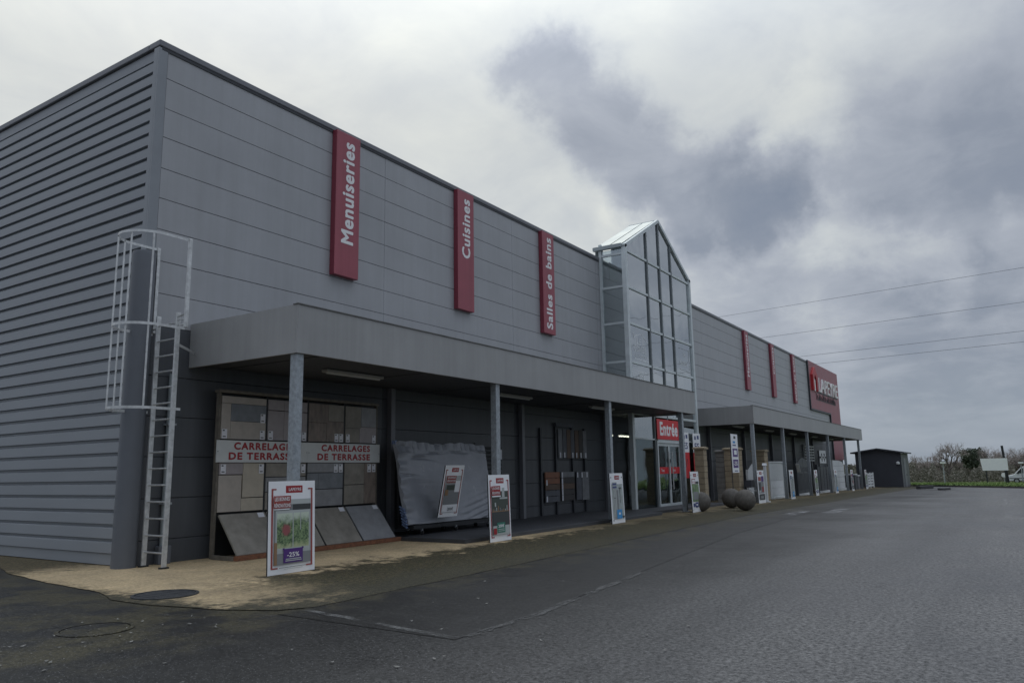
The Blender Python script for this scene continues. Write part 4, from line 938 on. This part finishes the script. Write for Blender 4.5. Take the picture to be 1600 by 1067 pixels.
for s in (0, 1):
    a = 41.4+1.78*s; pts = [(a,g+.15),(a+1.74,g+.15)]
    for i in range(9): t = i/8; u = 1-t; x = a+1.74*u; q = (x-41.4)/3.52; pts.append((x, g+1.95+.38*math.sin(math.pi*q)))
    lf = MB().prism(pts,1,-2.5,-2.46).build('leaf', 'anthracite', r); WLOC[lf.name] = WLOC[r.name]
    for i in range(5): MB().box(a+.2+i*.32,-2.512,g+.25,a+.23+i*.32,-2.501,g+1.75).build('groove_strip', 'dark_metal', r)
    for z in (.2,1.35): MB().box(a+.02,-2.525,g+z,a+1.72,-2.501,g+z+.12).build('rail', 'anthracite', r)
MB().box(41.2,-2.55,g,41.36,-2.4,g+2.3).build('post', 'anthracite', r); MB().box(44.98,-2.55,g,45.12,-2.4,g+2.3).build('post', 'anthracite', r); MB().box(41.37,-2.6,g,44.97,-2.4,g+.13).build('sill', 'white_paint', r)
MB().bar((41.05,-2.7,g+1.45),(40.75,-2.7,g+1.95),.02,.2,(0,1,0)).build('leaflet', 'white_paint', r)
r, g = gate_frame('double_gate', 47.3, 51.5, -2.5, 'plain dark double gate with white sample board above', 'anthracite')
for s in (0, 1):
    a = 47.35+2.05*s
    for i in range(6): MB().box(a,-2.5,g+.18+i*.27,a+1.98,-2.46,g+.18+i*.27+.255).build('board', 'anthracite', r)
    MB().box(a+.9,-2.52,g+.18,a+1.0,-2.501,g+1.8).build('stile', 'dark_metal', r)
MB().box(47.2,-2.55,g,47.33,-2.4,g+1.95).build('post', 'anthracite', r); MB().box(51.42,-2.55,g,51.55,-2.4,g+1.95).build('post', 'anthracite', r); MB().box(47.4,-2.6,g,51.4,-2.4,g+.15).build('sill', 'white_paint', r)
sb = thing('sample_board', (49.8,-2.3,2.0), 'white board with four square holes above plain dark gate', 'display board')
for x0, x1, z0, z1 in ((49.2,51.4,2.55,2.75),(49.2,51.4,2.2,2.32),(49.2,51.4,1.85,1.97),(49.2,49.75,1.97,2.55),(50.15,50.6,1.97,2.55),(51.0,51.4,1.97,2.55)): MB().box(x0,-2.36,z0,x1,-2.32,z1).build('strip', 'white_paint', sb)
MB().box(49.2,-2.31,1.6,51.4,-2.29,2.75).build('backing', 'anthracite', sb)
for x in (49.25,51.3): MB().box(x,-2.28,gz(50),x+.06,-2.22,2.74).build('post', 'galvanised', sb)
sh = thing('slat_samples', (48.6,-.3,1.9), 'white horizontal slat samples on wall above plain dark gate', 'display')
for i in range(6): MB().box(54.6,-.25,2.05+.22*i,57.8,-.12,2.17+.22*i).build('slat', 'white_paint', sh)
for x in (54.8,57.5): MB().box(x,-.12,gz(55),x+.1,-.05,3.4).build('rail', 'off_white', sh)
r, g = gate_frame('garage_door', 52.6, 57.4, -2.5, 'white garage door panel with clipped sloping top', 'white_paint', 'garage door')
for i in range(5):
    z0, z1 = g+.2+i*.42, g+.2+i*.42+.405
    if i < 4: MB().box(52.8,-2.5,z0,57.3,-2.45,z1).build('panel', 'white_paint', r)
    else: MB().prism([(52.8,z0),(57.3,z0),(56.6,z1-.1),(55.2,z1),(52.8,z1)],1,-2.5,-2.45).build('panel', 'white_paint', r)
MB().box(52.6,-2.55,g,52.79,-2.4,g+2.3).build('jamb', 'off_white', r); MB().box(52.8,-2.55,g,57.4,-2.4,g+.19).build('foot', 'off_white', r)
r, g = gate_frame('slat_fence', 62.9, 66.2, -3.3, 'short white slat fence panel beside the dark hut', 'white_paint', 'fence')
for i in range(5): MB().box(63.0,-3.32,g+.12+i*.24,66.1,-3.29,g+.12+i*.24+.18).build('slat', 'white_paint', r)
for x in (62.95,64.5,66.15): MB().box(x-.06,-3.36,g,x+.06,-3.26,g+1.32).build('post', 'white_paint', r)
for i, (x, h, m, lab) in enumerate(((58.6,1.15,'anthracite','dark plastic planter bin under canopy end with white lid'),(60.0,1.05,'coping','grey planter bin under canopy end, beside dark bin'))):
    o = thing('planter_bin', (x,-2.7,gz(x)), lab, 'bin'); g = gz(x)
    MB().prism([(x-.45,g),(x+.45,g),(x+.5,g+h),(x-.5,g+h)],1,-3.1,-2.3).build('body', m, o, bevel=.02); MB().box(x-.55,-3.15,g+h,x+.55,-2.25,g+h+.09).build('lid', 'white_paint', o)

# ------------------------------------------------------------------ manholes, kerbs
for (x, y, r_, m, lab) in ((-1.62,-3.72,.385,'iron','round iron manhole cover set in beige concrete'),(-3.42,-5.25,.335,'asphalt_new','mossy round manhole cover sunk in the asphalt')):
    o = thing('manhole_cover', (x,y,0), lab, 'manhole')
    smooth_angle(MB().lathe([(r_,.0),(r_,.016 if m == 'iron' else .006),(r_-.02,.020 if m == 'iron' else .009),(.001,.022 if m == 'iron' else .010)], x, y, 40).build('lid', m, o))
    rm = MB(); n = 40
    for q in range(n):
        for rr, z in ((r_+.010,.008),(r_+.010,.022 if m == 'iron' else .010),(r_+.05,.020 if m == 'iron' else .006),(r_+.05,-.01)): t = 2*math.pi*q/n; rm.v.append((x+rr*math.cos(t), y+rr*math.sin(t), z))
    for q in range(n):
        for k_ in range(4): rm.f.append((q*4+k_, q*4+(k_+1)%4, ((q+1)%n)*4+(k_+1)%4, ((q+1)%n)*4+k_))
    rm.build('rim', 'iron' if m == 'iron' else 'asphalt_old', o)
    if m == 'iron':
        for q in range(7): MB().box(x-.3+q*.1-.012,y-.22,.018,x-.3+q*.1+.012,y+.22,.024).build('rib', 'iron', o)
for (x0, y0, x1, y1, h, lab) in ((60.4,-7.3,63.2,-8.0,.24,'longer dark kerb block lying before the hut'),(56.2,-9.1,58.2,-9.5,.15,'shorter dark kerb block lying on the asphalt')):
    o = MB().bar((x0,y0,gz(x0)+h/2),(x1,y1,gz(x1)+h/2),.35,h).build('kerb_block', 'kerb', None, bevel=.03); tag(o, lab, 'kerb')

# ------------------------------------------------------------------ dark hut at the far end
g = gz(69); hut = thing('hut', (70,-3.6,g), 'small dark pitched roof hut beyond the far canopy', 'hut')
MB().prism([(-5.45,g-.1),(-5.45,2.72),(-3.6,3.04),(-1.7,2.78),(-1.7,g-.1)],0,68,68.12).build('gable_wall', 'hut_wall', hut)
MB().box(68.12,-5.45,g-.1,73.6,-5.33,2.7).build('front_wall', 'hut_front', hut); MB().box(68.12,-1.85,g-.1,73.6,-1.7,2.74).build('rear_wall', 'hut_wall', hut); MB().box(73.5,-5.32,g-.1,73.6,-1.86,2.7).build('end_wall', 'hut_wall', hut)
MB().prism([(-5.75,2.66),(-3.6,3.05),(-1.35,2.72),(-1.35,2.84),(-3.6,3.17),(-5.75,2.78)],0,67.7,73.9).build('roof', 'hut_wall', hut)
dr = MB().box(69.6,-5.48,g-.02,71.2,-5.451,2.25).build('door', 'hut_door', hut); WLOC[dr.name] = WLOC[hut.name]; MB().box(71.0,-5.51,g+1.0,71.05,-5.481,g+1.15).build('handle', 'dark_metal', dr)
MB().box(67.97,-5.47,g-.1,68.25,-5.452,2.68).build('corner_post', 'hut_front', hut); MB().lathe([(.02,0),(.14,.02),(.14,.2),(.02,.26)],67.86,-5.2,12).build('wall_lamp', 'white_paint', hut).location.z += 1.7-g+g

# ------------------------------------------------------------------ verge, road, far things
E1, E2 = Vector((73.2,-5.9)), Vector((62.0,-14.3)); ed = (E1-E2).normalized()
A = E2-ed*40; Bq = E1+ed*60
far = Vector((1,0))
sheet('grass_verge', [tuple(A),tuple(Bq),(Bq.x+40,Bq.y),(103,60),(103,-90),(A.x+40,-90)], .14, 'turf', cuts=(70., 85.))
pts = [tuple(A+(Bq-A)*i/40) for i in range(41)]
m = MB()
for (x0, y0), (x1, y1) in zip(pts, pts[1:]): m.quad((x0,y0,gz(x0)-.1),(x1,y1,gz(x1)-.1),(x1,y1,gz(x1)+.142),(x0,y0,gz(x0)+.142))
struct(m.build('verge_edge', 'kerb'))
sheet('field', [(112,-200),(112,200),(390,200),(390,-200)], .10, 'turf', cuts=(260.,))
gr = MB(); rnd = random.Random(5)
for _ in range(9000):
    t = rnd.uniform(.22,.72); off = rnd.uniform(0,1)**2*26; nrm = Vector((ed.y,-ed.x)); nrm = nrm if nrm.x > 0 else -nrm
    p = A+(Bq-A)*t+nrm*off; h = rnd.uniform(.05,.16); w = rnd.uniform(.03,.08); a = rnd.uniform(0,math.pi); dx, dy = math.cos(a)*w, math.sin(a)*w
    z = gz(p.x)+.13
    if p.x > 102: continue
    gr.quad((p.x-dx,p.y-dy,z),(p.x+dx,p.y+dy,z),(p.x+rnd.uniform(-.08,.08),p.y+rnd.uniform(-.08,.08),z+h))
o = gr.build('grass', 'grass_blade', None, fix=False); o['kind'] = 'stuff'; o['label'] = 'rough green grass growing on the verge'
# billboard, pole, lamps, round sign
g = gz(100)
bb = thing('billboard', (100,-11.9,g), 'blank white rectangular billboard on posts beyond the verge', 'billboard')
MB().prism([(-13.25,.82),(-13.25,2.25),(-10.5,2.25),(-10.65,.82)],0,100,100.08).build('panel', 'white_board', bb)
for y in (-11.0,-12.9): MB().box(100.09,y-.06,g,100.2,y+.06,2.1).build('post', 'dark_metal', bb)
pl = thing('dark_pole', (101.5,-12.95,g), 'thick dark pole rising behind the blank white billboard', 'pole')
MB().bar((101.5,-13.1,g),(101.5,-12.86,3.75),.26,.26,(1,0,0)).build('shaft', 'rack_black', pl); MB().box(101.2,-13.35,g,101.8,-12.85,g+.1).build('base', 'kerb', pl)
for (x, y, lab) in ((97,-6.75,'short lamp post with flat white head beside the hut'),(107,-14.6,'short lamp post with flat white head behind the van')):
    gg = gz(x); o = thing('lamp_post', (x,y,gg), lab, 'lamp post'); MB().tube([(x,y,gg),(x,y,gg+2.45)], .06, 8).build('post', 'galvanised', o); MB().box(x-.3,y-.28,gg+2.45,x+.3,y+.28,gg+2.68).build('lamp_head', 'white_board', o, bevel=.03); MB().box(x-.32,y-.3,gg+2.68,x+.32,y+.3,gg+2.74).build('lamp_cap', 'dark_metal', o)
o = thing('round_sign', (103.5,-12.7,gz(103)), 'small white round road sign under the billboard', 'sign'); gg = gz(103)
MB().tube([(103.5,-12.7,gg),(103.5,-12.7,gg+1.2)], .04, 8).build('post', 'galvanised', o); MB().tube([(103.42,-12.7,gg+1.05),(103.46,-12.7,gg+1.05)], .28, 16).build('disc', 'white_board', o)
# van (nose towards +y)
vg = gz(108); vn = thing('van', (108,-15.7,vg), 'white passenger van passing behind the grass verge', 'van'); WLOC[vn.name] = (0,0,0)
prof = [(2.7,.35),(2.75,.75),(2.62,.98),(1.95,1.16),(1.15,2.0),(.85,2.12),(-2.55,2.14),(-2.72,1.95),(-2.75,.35)]
MB().prism(prof,0,-.95,.95).build('body', 'van_white', vn, bevel=.06)
for sx in (-1, 1):
    f = lambda y0, y1, z0, z1, n='window': MB().box(sx*.945 if sx > 0 else -.962,y0,z0,.962 if sx > 0 else -.945,y1,z1).build(n, 'car_glass', vn)
    xa, xb = (.94,.965) if sx > 0 else (-.965,-.94)
    MB().prism([(1.72,1.28),(.95,1.28),(.95,1.86),(1.18,1.86)],0,xa,xb).build('window', 'car_glass', vn)
    f(-.45,.82,1.28,1.86); f(-1.9,-.6,1.28,1.86)
    MB().box(xa,-2.7,.62,xb+.003*sx,2.5,.70).build('side_strip', 'tyre', vn); MB().box(sx*.97-.03,1.45,1.2,sx*.97+.1*sx+.03,1.6,1.42).build('mirror', 'tyre', vn)
    for y in (1.75,-1.75):
        wb = MB().tube([(sx*.72,y,.34),(sx*.97,y,.34)], .34, 20).build('wheel', 'tyre', vn); MB().tube([(sx*.96,y,.34),(sx*.985,y,.34)], .2, 14).build('rim', 'rim', wb, local=True)
    MB().box(sx*.5-.2,2.66,.8,sx*.5+.2,2.76,.98).build('headlight', 'lamp_glass', vn); MB().box(sx*.8-.1,-2.78,.8,sx*.8+.1,-2.74,1.3).build('tail_light', 'tail_red', vn)
MB().quad((-.8,1.9,1.24),(.8,1.9,1.24),(.78,1.2,1.98),(-.78,1.2,1.98)).build('windscreen', 'car_glass', vn).location = (0,.03,.03)
MB().box(-.8,2.7,.4,.8,2.82,.62).build('bumper', 'tyre', vn, bevel=.03)

# ------------------------------------------------------------------ trees
def bare_tree(x, y, h, spread, label, seed, levels=5, bare=True):
    rnd = random.Random(seed); g = gz(x)+.08; r = thing('bare_tree' if bare else 'evergreen_tree', (x,y,g), label, 'tree', None); WLOC[r.name] = (0,0,0)
    limbs = MB(); twigs = MB(); leaf = MB()
    def grow(p, d, ln, rad, lev):
        q = p+d*ln; n = 6 if lev < 2 else (4 if lev < 3 else 3)
        mid = p+d*ln*.5+Vector((rnd.uniform(-1,1),rnd.uniform(-1,1),rnd.uniform(-.3,.3)))*ln*.05
        (limbs if lev < 3 else twigs).tube([p,mid,q], rad, n, rad*.62, cap=False)
        if lev >= 3 and not bare and lev >= levels-2:
            for _ in range(5):
                c = q+Vector((rnd.gauss(0,.25),rnd.gauss(0,.25),rnd.gauss(0,.15))); s = rnd.uniform(.10,.22); a = Vector((rnd.gauss(0,1),rnd.gauss(0,1),rnd.gauss(0,1))).normalized()*s; b_ = a.cross(Vector((rnd.gauss(0,1),rnd.gauss(0,1),rnd.gauss(0,1)))).normalized()*s*.6
                leaf.quad(c-a,c+b_,c+a,c-b_)
        if lev >= levels: return
        for i in range(3 if lev else 5):
            a = rnd.uniform(0,2*math.pi) if lev else 2*math.pi*i/5+rnd.uniform(-.4,.4); tilt = rnd.uniform(.35,.85)*spread
            u = d.cross(Vector((math.cos(a),math.sin(a),.3))).normalized()
            nd = (d*math.cos(tilt)+u*math.sin(tilt)+Vector((0,0,.12))).normalized()
            st = p+d*ln*(rnd.uniform(.55,1.0)); grow(st, nd, ln*rnd.uniform(.6,.82), rad*.58, lev+1)
    grow(Vector((0,0,-.1)), Vector((rnd.uniform(-.05,.05),rnd.uniform(-.05,.05),1)).normalized(), h*.30, h*.022+.03, 0)
    zmax = max([v[2] for v in twigs.v]+[1]); k = h/zmax
    for mb in (limbs, twigs, leaf): mb.v = [(a*k,b_*k,c*k) for a, b_, c in mb.v]
    limbs.build('trunk', 'bark', r, fix=False); twigs.build('crown', 'twig', r, fix=False)
    if leaf.v: leaf.build('foliage', 'evergreen', r, fix=False)
def px2y(px, x):                                                      # direction of a far thing seen from the yard -> y on the line x
    ang = YAW+math.atan((px-800)/1185.9); return -13.742+(x+8.16)/math.tan(ang)
def top2h(py, px, x):                                                 # height needed for a given angular height
    hor = 750.7-.0168*px; dist = (x+8.16); return 1.6+(hor-py)/1185.9*dist*1.02-gz(x)
TREES = [(1437,708,150,1.1,1),(1452,704,158,1.0,1),(1468,689,146,1.15,1),(1487,703,160,1.0,1),(1505,701,150,.8,0),(1519,701,162,1.05,1),(1535,696,148,1.1,1),(1549,702,165,1.0,1),(1561,704,155,1.05,1),(1577,699,150,1.1,1),(1592,695,158,1.1,1),(1610,693,150,1.1,1),(1630,697,155,1.0,1),(1655,694,150,1.1,1),(1327,716,170,1.0,1),(1395,704,165,1.0,1),(1415,706,160,1.0,1)]
TL = ['slender bare tree rising beside the dark hut','low bare tree between hut and the big spreading tree','large spreading bare tree, tallest above the thicket','bare tree next to the spreading one, towards evergreen','dark evergreen tree with clumped crown in the tree line','bare tree between the evergreen and the blank billboard','bare tree with fine twigs over the billboard edge','bare tree directly behind the blank billboard','bare tree behind the dark pole','bare tree just past the dark pole','tall bare tree behind the white van','tall bare tree behind the rear of the van','bare tree standing past the van along the road','broad bare tree farthest along the road past the van','bare tree glimpsed between canopy end and hut','bare tree behind the hut roof','bare tree just behind the hut front corner']
for i, ((px, py, x, sp, br), lab) in enumerate(zip(TREES, TL)):
    bare_tree(x, px2y(px, x), top2h(py+6, px, x), sp, lab, 40+i, 6, bool(br))
th = MB(); rnd = random.Random(11)
for _ in range(60000):
    x = rnd.uniform(122,168); ang = rnd.uniform(1300,1720); y = px2y(ang, x)
    hm = 2.6+.6*math.sin(ang*.05)+.7*math.sin(ang*.17+1)+.5*math.sin(ang*.41); hm *= (.72+.28*(x-122)/46)
    z = gz(x)+.1+hm*rnd.random()**.75; s = rnd.uniform(.06,.22)
    a = Vector((rnd.gauss(0,.5),rnd.gauss(0,.6),rnd.gauss(0,1))).normalized()*s; b_ = Vector((rnd.gauss(0,.3),rnd.gauss(0,1),rnd.gauss(0,.6))).normalized()*s*.45
    c = Vector((x,y,z)); th.quad(c-a,c+b_,c+a,c-b_)
for _ in range(9000):
    x = rnd.uniform(166,176); y = px2y(rnd.uniform(1290,1740), x); s = rnd.uniform(.25,.6); c = Vector((x,y,gz(x)+.2+3.4*rnd.random()))
    a = Vector((rnd.gauss(0,.3),rnd.gauss(0,.6),rnd.gauss(0,1))).normalized()*s; b_ = Vector((rnd.gauss(0,.2),rnd.gauss(0,1),rnd.gauss(0,.5))).normalized()*s*.6
    th.quad(c-a,c+b_,c+a,c-b_)
o = th.build('thicket', 'bramble', None, fix=False); o['kind'] = 'stuff'; o['label'] = 'dense brown and green thicket along the far road'

# ------------------------------------------------------------------ overhead wires
wd = Vector((.1796,.9836,0)).normalized()
for i, (yy, z) in enumerate(((-15.87,15.17),(-15.61,12.72),(-15.39,10.69),(-15.30,9.93))):
    p = Vector((55,yy,z)); pts = [tuple(p+wd*t+Vector((0,0,.00012*t*t*.6))) for t in (-160,-100,-60,-30,0,30,60,90,120,160,220,300)]
    o = MB().tube(pts, .012, 5).build('overhead_wire', 'wire', None)
    tag(o, ['highest overhead wire crossing the sky above the store','second highest overhead wire crossing the sky','second lowest overhead wire crossing the sky','lowest overhead wire, nearest the brand panel'][i], 'wire')

# ------------------------------------------------------------------ litter of dead leaves
lf = MB(); rnd = random.Random(9)
for _ in range(120):
    if rnd.random() < .75: x, y = rnd.gauss(-3.9,.9), rnd.gauss(-5.7,.6)
    else: x, y = rnd.uniform(-6,2), rnd.uniform(-11,-6.4)
    if y > -4 or math.hypot(x+1.62, y+3.72) < .6: continue
    s = rnd.uniform(.01,.034); a = rnd.uniform(0,6.28); c, d = math.cos(a)*s, math.sin(a)*s; z = .008
    lf.quad((x-c,y-d,z+rnd.uniform(0,.01)),(x+d*.45,y-c*.45,z),(x+c,y+d,z+rnd.uniform(0,.015)),(x-d*.45,y+c*.45,z+.004))
o = lf.build('fallen_leaves', 'leaf_dead', None, fix=False); o['kind'] = 'stuff'; o['label'] = 'pale dead leaves scattered over the dark asphalt'
